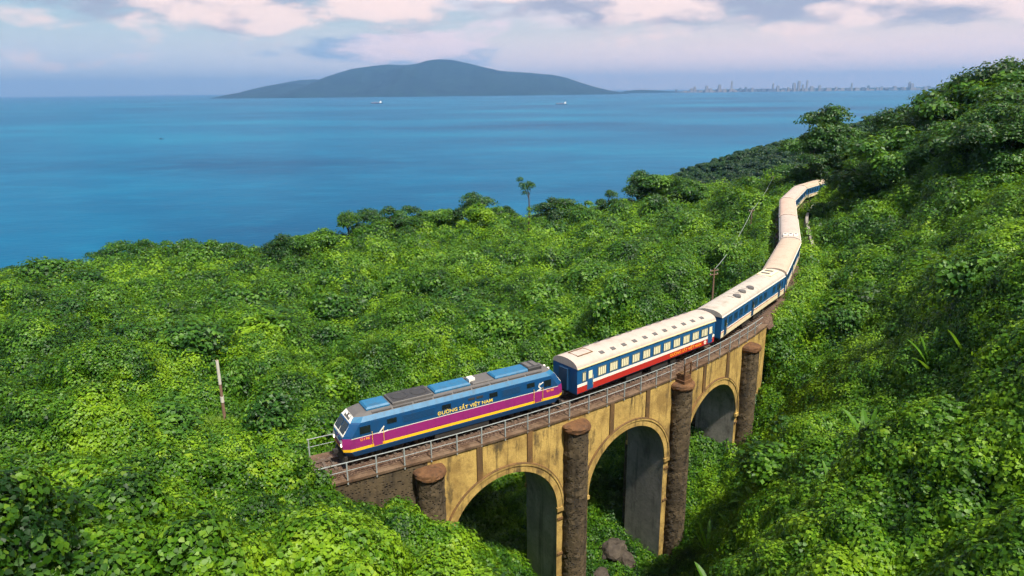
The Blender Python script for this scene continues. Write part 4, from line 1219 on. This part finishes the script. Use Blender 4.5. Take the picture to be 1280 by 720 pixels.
# ---- trees and shrubs
def nth(i):
    w_ = ['first', 'second', 'third', 'fourth', 'fifth', 'sixth', 'seventh', 'eighth', 'ninth', 'tenth', 'eleventh', 'twelfth']
    if i < len(w_): return w_[i]
    n = i + 1; return '%d%s' % (n, 'th' if 10 <= n % 100 <= 20 else {1: 'st', 2: 'nd', 3: 'rd'}.get(n % 10, 'th'))
def crown_leaves(r_, lobes, nl, leaf, fill=.35, droop=.35):
    """leaves on and inside a set of ellipsoid lobes (cx,cy,cz,rx,ry,rz)"""
    lobes = np.array(lobes); vol = (lobes[:, 3] * lobes[:, 4] * lobes[:, 5]) ** (2 / 3); pick = r_.choice(len(lobes), nl, p=vol / vol.sum())
    D = rnd_dirs(nl, r_); D[:, 2] = np.where(D[:, 2] < -.35, -D[:, 2], D[:, 2])
    # break every lobe up into sprays
    g = np.sin(D[:, 0] * 7 + pick * 1.7) * np.sin(D[:, 1] * 7.7 + pick) * np.sin(D[:, 2] * 7.3 + 2 * pick)
    rad = np.where(r_.uniform(0, 1, nl) < fill, r_.uniform(.35, .9, nl), .82 + .42 * r_.uniform(0, 1, nl) ** 1.6) + .24 * g
    C = lobes[pick, :3] + D * lobes[pick, 3:6] * rad[:, None]
    N = D * .9 + rnd_dirs(nl, r_) * .75 + np.array([0, 0, .45])
    U = D + rnd_dirs(nl, r_) * .8; U[:, 2] -= droop
    vals = np.clip(.35 + .45 * D[:, 2] * 0 + r_.uniform(-.35, .65, nl), 0, 1)
    return C, N, U, leaf * r_.uniform(.6, 1.3, nl), r_.uniform(.55, .85, nl), vals
def make_tree_meshes(seed, H, Rr, trunk_frac, nlobe, nl, leaf, mat, shape='diamond'):
    r_ = np.random.default_rng(seed)
    lobes = []
    top = H
    lean = r_.uniform(-.25, .25, 2) * Rr
    for i in range(nlobe):
        a = 2.4 * i + r_.uniform(-.9, .9); t = r_.uniform(.02, .98)
        zc = H * (trunk_frac + (1 - trunk_frac) * (.12 + .74 * t)); env = math.sin(math.pi * (.25 + .60 * t)) ** .7
        q = Rr * env * r_.uniform(.25, 1.0)
        rr = Rr * r_.uniform(.22, .48)
        lobes.append((q * math.cos(a) + lean[0] * t, q * math.sin(a) + lean[1] * t, zc, rr * r_.uniform(.9, 1.4), rr * r_.uniform(.8, 1.2), rr * r_.uniform(.5, .8)))
    lobes.append((r_.uniform(-.1, .1) * Rr, r_.uniform(-.1, .1) * Rr, H * .90, Rr * .26, Rr * .26, H * .09))
    C, N, U, Ls, W, vals = crown_leaves(r_, lobes, nl, leaf)
    crown = leaf_mesh('crown', C, N, U, Ls, W, vals, mat, shape)
    m = MB()
    bend = r_.uniform(-.06, .06, 2) * H
    pts = [(0, 0, -1.2), (bend[0] * .2, bend[1] * .2, H * .2), (bend[0] * .6, bend[1] * .6, H * .5), (bend[0], bend[1], H * .8)]
    m.tube(pts, [H * .028, H * .022, H * .016, H * .006], 7)
    for lb in lobes[::2]:
        zz = max(H * .18, lb[2] - H * .2); m.tube([(bend[0] * .5, bend[1] * .5, zz), (lb[0] * .6, lb[1] * .6, (zz + lb[2]) / 2 + .1), (lb[0], lb[1], lb[2])], [H * .011, H * .007, H * .003], 5)
    return crown, m.mesh('trunk', M['bark'], True)
TREES = {}
for i in range(4): TREES['broad', i] = make_tree_meshes(40 + i, 10.0, 4.2, .08, 18 + i, 12000, .32, M['tree'])
for i in range(3): TREES['round', i] = make_tree_meshes(60 + i, 6.0, 2.9, .04, 15, 8000, .28, M['shrub'])
for i in range(3): TREES['pale', i] = make_tree_meshes(70 + i, 8.0, 3.6, .06, 16, 9500, .31, M['vine'], 'diamond')
def bush_meshes(seed, mat):
    r_ = np.random.default_rng(seed); lobes = []
    for i in range(7):
        a = r_.uniform(0, 6.28); q = r_.uniform(0, .75); rr = r_.uniform(.45, .75)
        lobes.append((q * math.cos(a), q * math.sin(a), r_.uniform(.35, 1.0), rr, rr, rr * .75))
    C, N, U, Ls, W, vals = crown_leaves(r_, lobes, 3600, .135, .3)
    m = MB()
    for k in range(4):
        a = k * 1.6 + r_.uniform(0, 1); m.tube([(0, 0, -.5), (.2 * math.cos(a), .2 * math.sin(a), .4), (.55 * math.cos(a), .55 * math.sin(a), .95)], [.05, .035, .012], 5)
    return leaf_mesh('crown', C, N, U, Ls, W, vals, mat, 'diamond'), m.mesh('trunk', M['bark'])
for i in range(3): TREES['bush', i] = bush_meshes(80 + i, M['shrub'])
for i in range(2): TREES['vbush', i] = bush_meshes(90 + i, M['vine'])
def tree(kind, i, x, y, z, scale, label, cat='tree', group=None, name='tree', sq=1.0):
    c, t = TREES[kind, i]
    e = empty(name, (x, y, z), random.uniform(0, 6.28)); e.scale = (scale * random.uniform(.8, 1.35), scale * random.uniform(.8, 1.35), scale * sq)
    obj_from('crown', c, e); obj_from('trunk', t, e)
    return tag(e, label, cat, group)
def gz(x, y): return float(base_z(np.array([x]), np.array([y]))[0])
def tree_at(kind, i, px, pbase, Y, hpx, label, group=None, name='tree', sq=1.0, cat='tree', Hm={'broad': 10.0, 'round': 6.0, 'pale': 8.0, 'bush': 1.6, 'vbush': 1.6}):
    """stand a tree on the terrain at distance Y in direction px; its top hpx picture pixels above pbase"""
    top = at_Y(px, pbase - hpx * 1.2 - 5, Y); x, y = top[0], top[1]
    zg = gz(x, y); H = max(2.0, top[2] - zg)
    return tree(kind, i, x, y, zg, H / Hm[kind] / sq, label, cat, group, name, sq)
RG = 'trees along the ridge above the sea'
ridge_list = [('round',0,22,352,202,14),('broad',0,52,352,205,18),('round',1,78,350,208,18),('round',2,100,342,210,14),('broad',1,128,336,212,18),('round',0,150,332,212,20),('round',1,178,326,210,20),('round',2,205,322,208,16),
 ('round',0,232,322,206,16),('round',1,262,324,202,18),('round',2,300,326,200,16),('broad',2,347,326,198,24),('round',0,372,322,204,20),('round',1,402,312,212,20),('pale',0,433,304,222,26),('round',2,462,296,228,20),('broad',3,484,298,230,28),('broad',0,508,294,234,26),
 ('round',1,530,288,240,18),('round',0,552,286,242,18),('broad',1,589,290,244,34),('pale',1,597,304,225,34),('round',2,622,282,250,18),('broad',2,634,284,252,20),('round',0,680,280,254,10),('broad',3,690,280,254,24),('round',1,708,280,255,22),('round',2,735,272,254,16),
 ('broad',0,762,268,252,22),('broad',1,800,262,246,34),('round',0,822,256,246,26),('broad',2,845,250,246,22),('round',1,868,246,242,16),('pale',2,780,275,235,20)]
made = [(kd, tree_at(kd, i, px, pb + 10, Y, hp * 1.35, 'tree', RG), px) for kd, i, px, pb, Y, hp in ridge_list]
LONE = at_Y(660, 226, 205)
for kd, what in (('broad', 'dark broad tree'), ('round', 'small round tree'), ('pale', 'light green tree')):
    for side, txt in ((-1, 'seaward'), (1, 'inland')):
        sel = sorted([o for k_, o, px in made if k_ == kd and (o.location.x - LONE[0]) * side > 0], key=lambda o: abs(o.location.x - LONE[0]))
        for j, o in enumerate(sel): tag(o, '%s on the ridge, %s from the lone tall tree %s' % (what, nth(j), txt), 'tree', RG)
HG = 'trees on the hill above the far curve'
hill_list = [('broad',0,1012,262,172,84),('broad',1,1035,255,178,120),('broad',2,1052,252,176,92),('pale',0,1062,262,158,62),('pale',1,1092,268,150,62),('broad',3,1078,240,178,72),('pale',2,1045,285,146,52),('round',0,1030,290,142,36),
 ('broad',0,1122,232,168,62),('broad',1,1145,226,170,70),('broad',2,1168,220,160,92),('broad',3,1192,214,152,106),('broad',0,1216,206,150,108),('broad',1,1240,202,146,112),('broad',2,1262,196,142,120),('broad',3,1288,190,140,112),('broad',1,1312,186,140,112),
 ('round',1,1130,246,142,36),('round',2,1165,242,136,40),('broad',2,1200,238,128,58),('round',0,1235,232,124,50),('broad',0,1268,226,118,62),('pale',2,1110,244,160,44),('round',1,1180,256,118,34),('pale',1,1285,240,100,40),('round',2,1025,238,186,30),('broad',3,1100,226,190,46)]
_r = np.random.default_rng(77)
for _x in range(1112, 1310, 11):      # further rows of dark trees up the hill
    for _k in range(2):
        _t = (_x - 1100) / 180.; _Y = 165 - 35 * _t - 22 * _k + _r.uniform(-6, 6)
        hill_list.append((('broad', 'broad', 'round')[int(_r.integers(0, 3))], int(_r.integers(0, 3)), _x + _r.uniform(-6, 6), 190 - 45 * _t + 38 * _k, _Y, _r.uniform(34, 62)))
made = [(kd, tree_at(kd, i, px + 8, pb + 4, Y, hp * .86, 'tree', HG)) for kd, i, px, pb, Y, hp in hill_list]
LASTC = track(152.8)
for kd, what in (('broad', 'tall dark hill tree'), ('round', 'low round hill tree'), ('pale', 'bright green hill tree')):
    sel = sorted([o for k_, o in made if k_ == kd], key=lambda o: (o.location.x - LASTC[0]) ** 2 + (o.location.y - LASTC[1]) ** 2)
    for j, o in enumerate(sel): tag(o, '%s, %s nearest to the last coach in view' % (what, nth(j)), 'tree', HG)
# shrubs and vine-draped bushes scattered over the slopes
def slope_bushes():
    r_ = np.random.default_rng(5); placed = []; made = 0; things_ = {True: [], False: []}
    while made < 270:
        px = r_.uniform(-60, 1340); Y = 26 + 210 * r_.uniform(0, 1) ** 1.3
        x = (px - 640) / FPX * Y * 1.0; y = Y
        s, d = track_dist(np.array([x]), np.array([y])); s, d = float(s[0]), float(d[0])
        rad = r_.uniform(.9, 2.3) * (1 + Y / 110)
        if abs(d) < 4.0 + rad * 1.3 or (0 < d < 13 and -2 < s < 55): continue
        if any((x - a) ** 2 + (y - b) ** 2 < (rad + c) ** 2 * .8 for a, b, c in placed): continue
        if Y < 45 and abs(px - 640) < 380: continue
        placed.append((x, y, rad)); made += 1
        dark = r_.uniform() < (.62 if Y > 80 else .35)
        z = gz(x, y) + float(mound_h(np.array([x]), np.array([y]))[0]) * .55
        if dark: o = tree('bush', int(r_.integers(0, 3)), x, y, z, rad, 'dark green shrub rising out of the vine cover', 'shrub', 'dark shrubs on the slopes', 'shrub', r_.uniform(.8, 1.25))
        else: o = tree('vbush', int(r_.integers(0, 2)), x, y, z, rad, 'bright green bush draped in creepers on the slope', 'shrub', 'vine draped bushes on the slopes', 'shrub', r_.uniform(.75, 1.15))
        things_[dark].append(o)
    marks = [(np.array(at_Y(271, 480, 55)), 'the banded marker pole'), (np.array(track(8)), 'the locomotive'), (np.array(track(28.7)), 'the red coach'), (np.array(track(49.3)), 'the grey roofed second coach'),
             (np.array(track(90.7)), 'the coach with white roof units'), (np.array(track(132)), 'the far curve coaches'), (np.array(LONE), 'the lone tall tree'), (np.array(track(46, 12, -5)), 'the viaduct end pillar')]
    for dark, what in ((True, 'dark green shrub'), (False, 'bright creeper draped bush')):
        by = {}
        for o in things_[dark]:
            L_ = np.array(o.location); k_ = min(range(len(marks)), key=lambda i: np.hypot(*(marks[i][0][:2] - L_[:2]))); by.setdefault(k_, []).append((np.hypot(*(marks[k_][0][:2] - L_[:2])), o))
        for k_, l_ in by.items():
            for j, (_, o) in enumerate(sorted(l_, key=lambda t: t[0])): o['label'] = '%s on the slope, %s nearest to %s' % (what, nth(j), marks[k_][1])
slope_bushes()

# lone tall tree with a vine-clad trunk
def tall_tree():
    top = at_Y(660, 222, 205); zg = gz(top[0], top[1]); H = top[2] - zg
    e = empty('tall_tree', (top[0], top[1], zg))
    m = MB(); m.tube([(.2, 0, -.6), (.1, 0, H * .3), (.35, 0, H * .6), (.2, 0, H * .8), (-.5, .1, H * .9)], [.34, .28, .20, .15, .08], 8)
    m.tube([(.2, 0, H * .74), (-1.0, 0, H * .86), (-1.9, .2, H * .95)], [.11, .08, .04], 6); m.tube([(.25, 0, H * .76), (.9, .2, H * .88)], [.08, .04], 6)
    m.build('trunk', M['bark'], e, True)
    r_ = np.random.default_rng(3)
    lobes = [(-2.4, .1, H * .965, 1.1, 1.0, 1.0), (-1.7, 0, H * .90, 1.2, 1.1, 1.0), (-.7, 0, H * .86, 1.4, 1.2, 1.1), (.5, .2, H * .88, 1.4, 1.2, 1.2), (1.3, -.2, H * .90, 1.0, 1.0, .9), (-.9, 0, H * .80, 1.0, .9, .8), (.2, -.2, H * .93, 1.0, 1.0, .7)]
    obj_from('crown', leaf_mesh('crown', *crown_leaves(r_, lobes, 2600, .26), M['tree'], 'diamond'), e)
    lobes = [(.15, 0, H * t, .55 + .35 * (1 - t), .55 + .35 * (1 - t), .9) for t in (.06, .14, .22, .3, .38, .46, .53, .6)]
    obj_from('climbing_vine', leaf_mesh('climbing_vine', *crown_leaves(r_, lobes, 2200, .24), M['vine'], 'diamond'), e)
    tag(e, 'lone tall tree with bare vine-clad trunk and lopsided crown above the ridge', 'tree')
tall_tree()

# wooded headland: a mass of crowns
def far_wood():
    ms = []
    for i in range(4):
        r_ = np.random.default_rng(300 + i); lobes = []
        for k in range(7):
            a = 2.4 * k; q = r_.uniform(.3, 2.6); rr = r_.uniform(1.3, 2.1); lobes.append((q * math.cos(a), q * math.sin(a), r_.uniform(1.5, 5.0), rr, rr, rr * .75))
        ms.append(leaf_mesh('far_crown', *crown_leaves(r_, lobes, 900, .95, .2), M['far'], 'diamond'))
    coll = proto_collection('far_crown', ms)
    n = 16000
    x = rng.uniform(HLP[0, 0] - 20, 720, n); y = rng.uniform(380, 720, n)
    z = head_z(x, y); ok = (z > SEA_Z + 2)
    P = np.stack([x, y, z], 1)[ok]; P = P[in_view(P, 1.1)]
    rot = np.stack([np.zeros(len(P)), np.zeros(len(P)), rng.uniform(0, 6.28, len(P))], 1)
    scatter('headland_wood', coll, P, rot, rng.uniform(.7, 1.45, len(P)), rng.integers(0, 4, len(P)), 'dark green woodland covering the headland beyond the railway curve', 'woodland')
    # scrub on the seaward fall of the near ridge, beyond the vines
    n = 9000
    a = rng.uniform(R(-46), R(46), n); q = rng.uniform(195, 330, n); x = np.sin(a) * q; y = np.cos(a) * q
    z = base_z(x, y); s, d = sd_at(x, y)
    ok = (z > SEA_Z + 1) & (abs(d) > 8); P = np.stack([x, y, z - 1.6], 1)[ok]
    rot = np.stack([np.zeros(len(P)), np.zeros(len(P)), rng.uniform(0, 6.28, len(P))], 1)
    ms = [leaf_mesh('scrub_crown', *crown_leaves(np.random.default_rng(330 + i), [(math.cos(2.4 * k) * .8, math.sin(2.4 * k) * .8, .9 + .25 * (k % 3), .8, .8, .6) for k in range(5)], 420, .42, .2), M['shrub'], 'diamond') for i in range(3)]
    scatter('coastal_scrub', proto_collection('scrub_crown', ms), P, rot, rng.uniform(.8, 1.7, len(P)), rng.integers(0, 3, len(P)), 'low dark scrub on the seaward side of the ridge', 'scrub')
far_wood()

# banana-like plants with long arching leaves
def blade(L, W, lift, droop, n=7):
    m = MB(); P = []
    for i in range(n):
        t = i / (n - 1); x = L * t * (1 - .18 * droop * t); z = L * (lift * t - droop * t * t)
        w = W * (math.sin(math.pi * min(1, .08 + t * .92)) ** .6) * (1 if i < n - 1 else .05)
        P.append([(x, -w / 2, z + .12 * w), (x, 0, z - .05 * w), (x, w / 2, z + .12 * w)])
    m.grid(P); return m
BL = [blade(2.2, .42, 1.35, .55).mesh('leaf', M['banana']), blade(2.5, .38, .95, .75).mesh('leaf', M['banana']), blade(1.9, .34, 1.9, .5).mesh('leaf', M['banana'])]
def banana(px, py, Y, sc, n, label, lift=0.0):
    p = at_Y(px, py, Y); z = float(surf_z(np.array([p[0]]), np.array([p[1]]))[0]) - .15; sc *= 1.12
    e = empty('banana_plant', (p[0], p[1], z)); e.scale = (sc, sc, sc)
    m = MB(); m.tube([(0, 0, -.8), (.03, .02, .2), (0, 0, .5)], [.10, .09, .05], 8); m.build('stem', M['pale'], e)
    for k in range(n):
        o = obj_from('leaf', BL[k % 3], e, (0, 0, .35), k * 2.4 + px); o.rotation_euler[1] = random.uniform(-.25, .15) - lift
        o.scale = (random.uniform(.75, 1.1),) * 3
    return tag(e, label, 'plant', 'banana-like plants on the slope')
BAN = []
for a in [(1160,520,45,1.0,6),(1150,556,41,1.0,6),(1082,562,43,.95,6),(905,648,38.5,.95,7),(1165,468,52,1.1,6),(1205,462,50,1.1,5),(948,592,50,1.25,9),(925,600,51,1.0,7),(895,570,55,1.0,6),(1040,640,37,.8,5)]:
    BAN.append((a[0], banana(*a, 'banana-like plant with long arching leaves')))

PE = np.array(track(PIERS[3], WALL_D, 0))
for j, (_, o) in enumerate(sorted(BAN, key=lambda t: (t[1].location.x - PE[0]) ** 2 + (t[1].location.y - PE[1]) ** 2)): o['label'] = 'banana-like plant with long arching leaves, %s from the viaduct end pillar' % nth(j)
# tall grass bank and cane on the left
def grass():
    ms = []
    for i in range(3):
        r_ = np.random.default_rng(500 + i); m = MB(); vals = []
        for k in range(26):
            a = r_.uniform(0, 6.28); b = r_.uniform(0, .28); L = r_.uniform(.5, 1.15); ln = r_.uniform(.1, .55); w = .022
            x, y = b * math.cos(a), b * math.sin(a); dx_, dy_ = math.cos(a) * ln * L, math.sin(a) * ln * L; px_, py_ = -math.sin(a) * w, math.cos(a) * w
            m.add([(x - px_, y - py_, -.1), (x + px_, y + py_, -.1), (x + dx_ * .4 + px_ * .8, y + dy_ * .4 + py_ * .8, L * .6), (x + dx_ * .4 - px_ * .8, y + dy_ * .4 - py_ * .8, L * .6), (x + dx_, y + dy_, L * (.95 - .3 * ln))], [(0, 1, 2, 3), (3, 2, 4)])
            vals += [r_.uniform(0, 1)] * 5
        me = m.mesh('grass_tuft', M['grass']); at = me.attributes.new('leaf', 'FLOAT', 'POINT'); at.data.foreach_set('value', np.array(vals, np.float32)); ms.append(me)
    pts = []
    for (ax, ay, aY), (bx, by, bY), n, wd, z_up in [((85,512,53.5),(285,508,55),2600,1.3,0), ((-10,520,47),(35,518,49),500,1.2,0), ((350,468,68),(480,470,72),1100,1.6,0), ((415,555,50),(430,530,56),400,.8,0)]:
        A = at_Y(ax, ay, aY); B = at_Y(bx, by, bY)
        t = rng.uniform(0, 1, n); x = A[0] + (B[0] - A[0]) * t + rng.normal(size=n) * wd * .3; y = A[1] + (B[1] - A[1]) * t + rng.normal(size=n) * wd * .5
        z = surf_z(x, y) + .02; pts.append(np.stack([x, y, z], 1))
    # verge along the line
    n = 3800; s = np.concatenate([rng.uniform(52, 150, n), rng.uniform(-20, -6, 300)]); sg = np.where(rng.uniform(0, 1, len(s)) < .5, -1, 1); d = sg * rng.uniform(2.5, 3.9, len(s))
    q = np.array([track(a, b, 0) for a, b in zip(s, d)]); q[:, 2] = surf_z(q[:, 0], q[:, 1]); pts.append(q)
    P = np.concatenate(pts)
    rot = np.stack([rng.normal(size=len(P)) * .12, rng.normal(size=len(P)) * .12, rng.uniform(0, 6.28, len(P))], 1)
    scatter('grass', proto_collection('grass_tuft', ms), P, rot, rng.uniform(.8, 1.5, len(P)), rng.integers(0, 3, len(P)), 'yellow-green tall grass on the bank and along the line', 'grass')
grass()

# boulders at the foot of the second arch
def boulder(px, py, Y, r0, seed, label):
    p = at_Y(px, py, Y); bm = bmesh.new(); bmesh.ops.create_icosphere(bm, subdivisions=3, radius=1)
    r_ = np.random.default_rng(seed); dirs = rnd_dirs(9, r_); off = r_.uniform(.6, .95, 9)
    for v in bm.verts:
        c = np.array(v.co); 
        for d_, o_ in zip(dirs, off):
            t = c @ d_
            if t > o_: c = c - d_ * (t - o_) * .85
        c = c * (1 + .07 * math.sin(c[0] * 7 + seed) * math.sin(c[1] * 8) + .05 * r_.normal())
        v.co = Vector(c * np.array([1.25, .95, .8]) * r0)
    me = bpy.data.meshes.new('boulder'); bm.to_mesh(me); bm.free(); me.materials.append(M['rock'])
    z = gz(p[0], p[1])
    tag(obj_from('boulder', me, None, (p[0], p[1], z + r0 * .25 + 1.0), seed), label, 'boulder', 'boulders under the viaduct')
M['rock'] = masonry('rock', (.060, .048, .038), (.018, .015, .012), .7, 1.0, (.095, .078, .060))
boulder(766, 652, 60, 1.5, 1, 'large dark boulder at the foot of the second arch')
boulder(782, 668, 59, 1.0, 2, 'smaller brown boulder beside the large one under the second arch')
boulder(752, 690, 56, .8, 4, 'low boulder in front of the second arch among the leaves')

# ------------------------------------------------------------------ poles and wires
M['pole'] = paint('weathered_pole', (.20, .12, .085), .85, .6, (.07, .04, .03), 2.5)
M['pole_white'] = paint('white_band', (.55, .52, .46), .8, .4)
def pole(px, ptop, pbase, Y, arms, label, banded=False):
    t = at_Y(px, ptop, Y); zb = float(surf_z(np.array([t[0]]), np.array([t[1]]))[0]) - .6
    zv = at_Y(px, pbase, Y)[2]
    e = empty('line_pole', (t[0], t[1], min(zb, zv)), .4); H = t[2] - min(zb, zv)
    m = MB(); m.tube([(0, 0, -.4), (0, 0, H * .5), (0, 0, H)], [.15, .13, .10], 8); m.build('shaft', M['pole'], e)
    if banded:
        m = MB(); m.cyl((0, 0, H * .70), (0, 0, H * .995), .128, n=10); m.build('white_band', M['pole_white'], e); m = MB(); m.cyl((0, 0, H - 3.9), (0, 0, H - 3.35), .155, n=10); m.build('white_band', M['pole_white'], e)
    for z in arms:
        m = MB(); m.box(-.7, .7, -.05, .05, H - z - .05, H - z + .05); a = m.build('crossarm', M['pole'], e)
        for x in (-.6, .6):
            q = MB(); q.lathe([(.03, H - z + .05), (.06, H - z + .1), (.04, H - z + .2)], 8, x, 0); q.build('insulator', M['pole_white'], a)
    return tag(e, label, 'pole'), Vector((t[0], t[1], t[2]))
pole(271, 450, 510, 55, (), 'weathered brown marker pole with pale bands standing on the grass bank', True)
_, w0 = pole(893, 336, 375, 92, (.25, .8), 'rusty line pole with crossarms behind the second coach')
_, w1 = pole(940, 262, 300, 140, (.25,), 'thin line pole in the bushes left of the far coaches')
_, w2 = pole(967, 220, 255, 192, (.25,), 'thin line pole on the bright slope near the end of the train')
def wire(a, b, sag, label):
    base = (a + b) / 2; m = MB(); pts = []
    for i in range(13):
        t = i / 12; p = a.lerp(b, t) - base; p.z -= sag * 4 * t * (1 - t); pts.append(p)
    m.tube(pts, [.04] * 13, 5)
    tag(m.build('wire', M['railing'], None, loc=base), label, 'wire')
wire(w1 - Vector((0, 0, .1)), w2 - Vector((0, 0, .1)), .8, 'thin wire running between the two poles left of the far coaches')
wire(w0 - Vector((0, 0, .1)), w1 - Vector((0, 0, .2)), 1.0, 'thin wire from the rusty pole behind the second coach to the next pole')

# ------------------------------------------------------------------ ships, town
M['hull'] = paint('ship_hull', (.03, .05, .09), .5, .2); M['ship_white'] = paint('ship_white', (.85, .84, .80), .5, .1); M['hull_red'] = paint('ship_red', (.3, .04, .02), .5, .2)
def ship(px, py, L, rz, label, mirror=1):
    p = at_z(px, py, SEA_Z); e = empty('cargo_ship', (p[0], p[1], SEA_Z), rz); h = L / 2; B = L * .075; D = L * .055
    m = MB(); P = []
    for x, w in ((-h, .75), (-h * .8, 1), (h * .6, 1), (h * .85, .6), (h, .04)):
        P.append([(x, -B * w * .9, -D), (x + (h * .06 if x == h else 0), -B * w, D * (1.0 + .35 * (x > h * .8))), (x + (h * .06 if x == h else 0), B * w, D * (1.0 + .35 * (x > h * .8))), (x, B * w * .9, -D)])
    m.grid(P); m.f += [(0, 3, 2, 1)]; m.mi += [0]; m.build('hull', M['hull'], e)
    m = MB(); m.box(-h * .78, -h * .45, -B * .85, B * .85, D * .9, D * 2.6); m.box(-h * .76, -h * .52, -B * .7, B * .7, D * 2.6, D * 3.9); m.build('superstructure', M['ship_white'], e)
    m = MB(); m.cyl((-h * .72, 0, D * 3.9), (-h * .74, 0, D * 5.0), B * .25, n=8); m.build('funnel', M['hull_red'], e)
    for x in (-h * .1, h * .3):
        m = MB(); m.cyl((x, 0, D * .9), (x, 0, D * 3.4), B * .09, n=6); m.cyl((x, 0, D * 1.4), (x + h * .22, 0, D * 2.8), B * .05, n=6); m.build('crane', M['ship_white'], e)
    m = MB(); m.box(-h * .38, h * .72, -B * .6, B * .6, D * .85, D * 1.3); m.build('hatch_cover', M['hull_red'], e)
    m = MB(); m.box(h * .74, h * .9, -B * .4, B * .4, D * 1.2, D * 1.75); m.build('forecastle', M['ship_white'], e)
    tag(e, label, 'ship')
ship(471, 129.5, 96, R(196), 'dark hulled cargo ship with white superstructure off the foot of the island')
ship(702, 130.5, 78, R(172), 'pale cargo ship alone on open water beyond the tall tree')
def boat(px, py, L, label):
    p = at_z(px, py, SEA_Z); e = empty('fishing_boat', (p[0], p[1], SEA_Z), .3); h = L / 2
    m = MB(); P = [[(x, -w, -.3), (x, -w * 1.2, z), (x, w * 1.2, z), (x, w, -.3)] for x, w, z in ((-h, L * .1, .9), (0, L * .13, .7), (h * .8, L * .07, 1.0), (h, .05, 1.4))]
    m.grid(P); m.f += [(0, 3, 2, 1)]; m.mi += [0]; m.build('hull', M['hull'], e)
    m = MB(); m.box(-h * .7, -h * .1, -L * .08, L * .08, .6, 2.3); m.build('wheelhouse', M['hull'], e)
    m = MB(); m.cyl((h * .1, 0, .5), (h * .1, 0, 3.6), .08, n=6); m.build('mast', M['hull'], e); tag(e, label, 'boat')
boat(202, 174, 10, 'tiny dark fishing boat alone on the open blue sea')
boat(1027, 117, 60, 'tiny dark boat on the pale water in front of the town')
M['tower'] = paint('tower_wall', (.26, .23, .23), .8, .1); M['tower_b'] = paint('tower_glass', (.10, .12, .17), .5, .1)
def town():
    r_ = np.random.default_rng(12); made = []
    spots = [(864,5),(868,7),(883,8),(888,5),(899,9),(914,13),(925,5),(932,6),(940,5),(966,10),(972,7),(985,5),(992,10),(998,12),(1003,8),(1008,13),(1014,6),(1024,7),(1045,5),(1064,9),(1085,6),(1102,5),(1118,5),(1136,10),(1139,8),(1160,5)]
    for px in np.arange(846, 1180, 5.2): spots.append((float(px + r_.uniform(-2, 2)), float(r_.uniform(1.6, 4.2))))
    for i, (px, hp) in enumerate(spots):
        Y = D_IS + 300 + r_.uniform(-150, 150); yb = 119.0 - .0108 * px + 100 / Y * FPX
        b = at_Y(px, yb, Y); H = hp * Y / FPX; W = r_.uniform(28, 62) if hp > 4.5 else r_.uniform(40, 110)
        base = at_z(px, yb + .3, SEA_Z)
        m = MB(); m.box(-W / 2, W / 2, -W / 2, W / 2, -2, H * .86); m.box(-W * .36, W * .36, -W * .36, W * .36, H * .86, H); m.box(-W * .8, W * .8, -W * .7, W * .7, -2.2, H * .16)
        e = empty('tower_block', (b[0], Y, SEA_Z))
        m.build('walls', M['tower'] if r_.uniform() < .65 else M['tower_b'], e)
        made.append((px, hp > 4.5, e))
    for hi in (True, False):
        for j, (px, _, e) in enumerate(sorted([t for t in made if t[1] == hi], key=lambda t: t[0])):
            tag(e, '%s in the hazy town across the bay, %s from the island end' % ('high-rise tower' if hi else 'low building', nth(j)), 'building', 'high-rises of the distant town' if hi else 'low buildings of the distant town')
town()

# ------------------------------------------------------------------ haze
def haze():
    m = bpy.data.materials.new('haze'); m.use_nodes = True; w = NT(m.node_tree)
    out = w.n('ShaderNodeOutputMaterial'); v = w.n('ShaderNodeVolumePrincipled')
    v.inputs['Color'].default_value = (.27, .54, .95, 1); v.inputs['Density'].default_value = HAZE_DENSITY; v.inputs['Anisotropy'].default_value = .2
    w.t.links.new(v.outputs[0], out.inputs['Volume'])
    b = MB(); q = SEA_R + 500; b.box(-q, q, -q, q, SEA_Z - 30, 760)
    tag(b.build('haze', m), 'pale blue haze over the sea and the distant town', 'haze', kind='stuff')
HAZE_DENSITY = 4.6e-5
haze()
print('done')
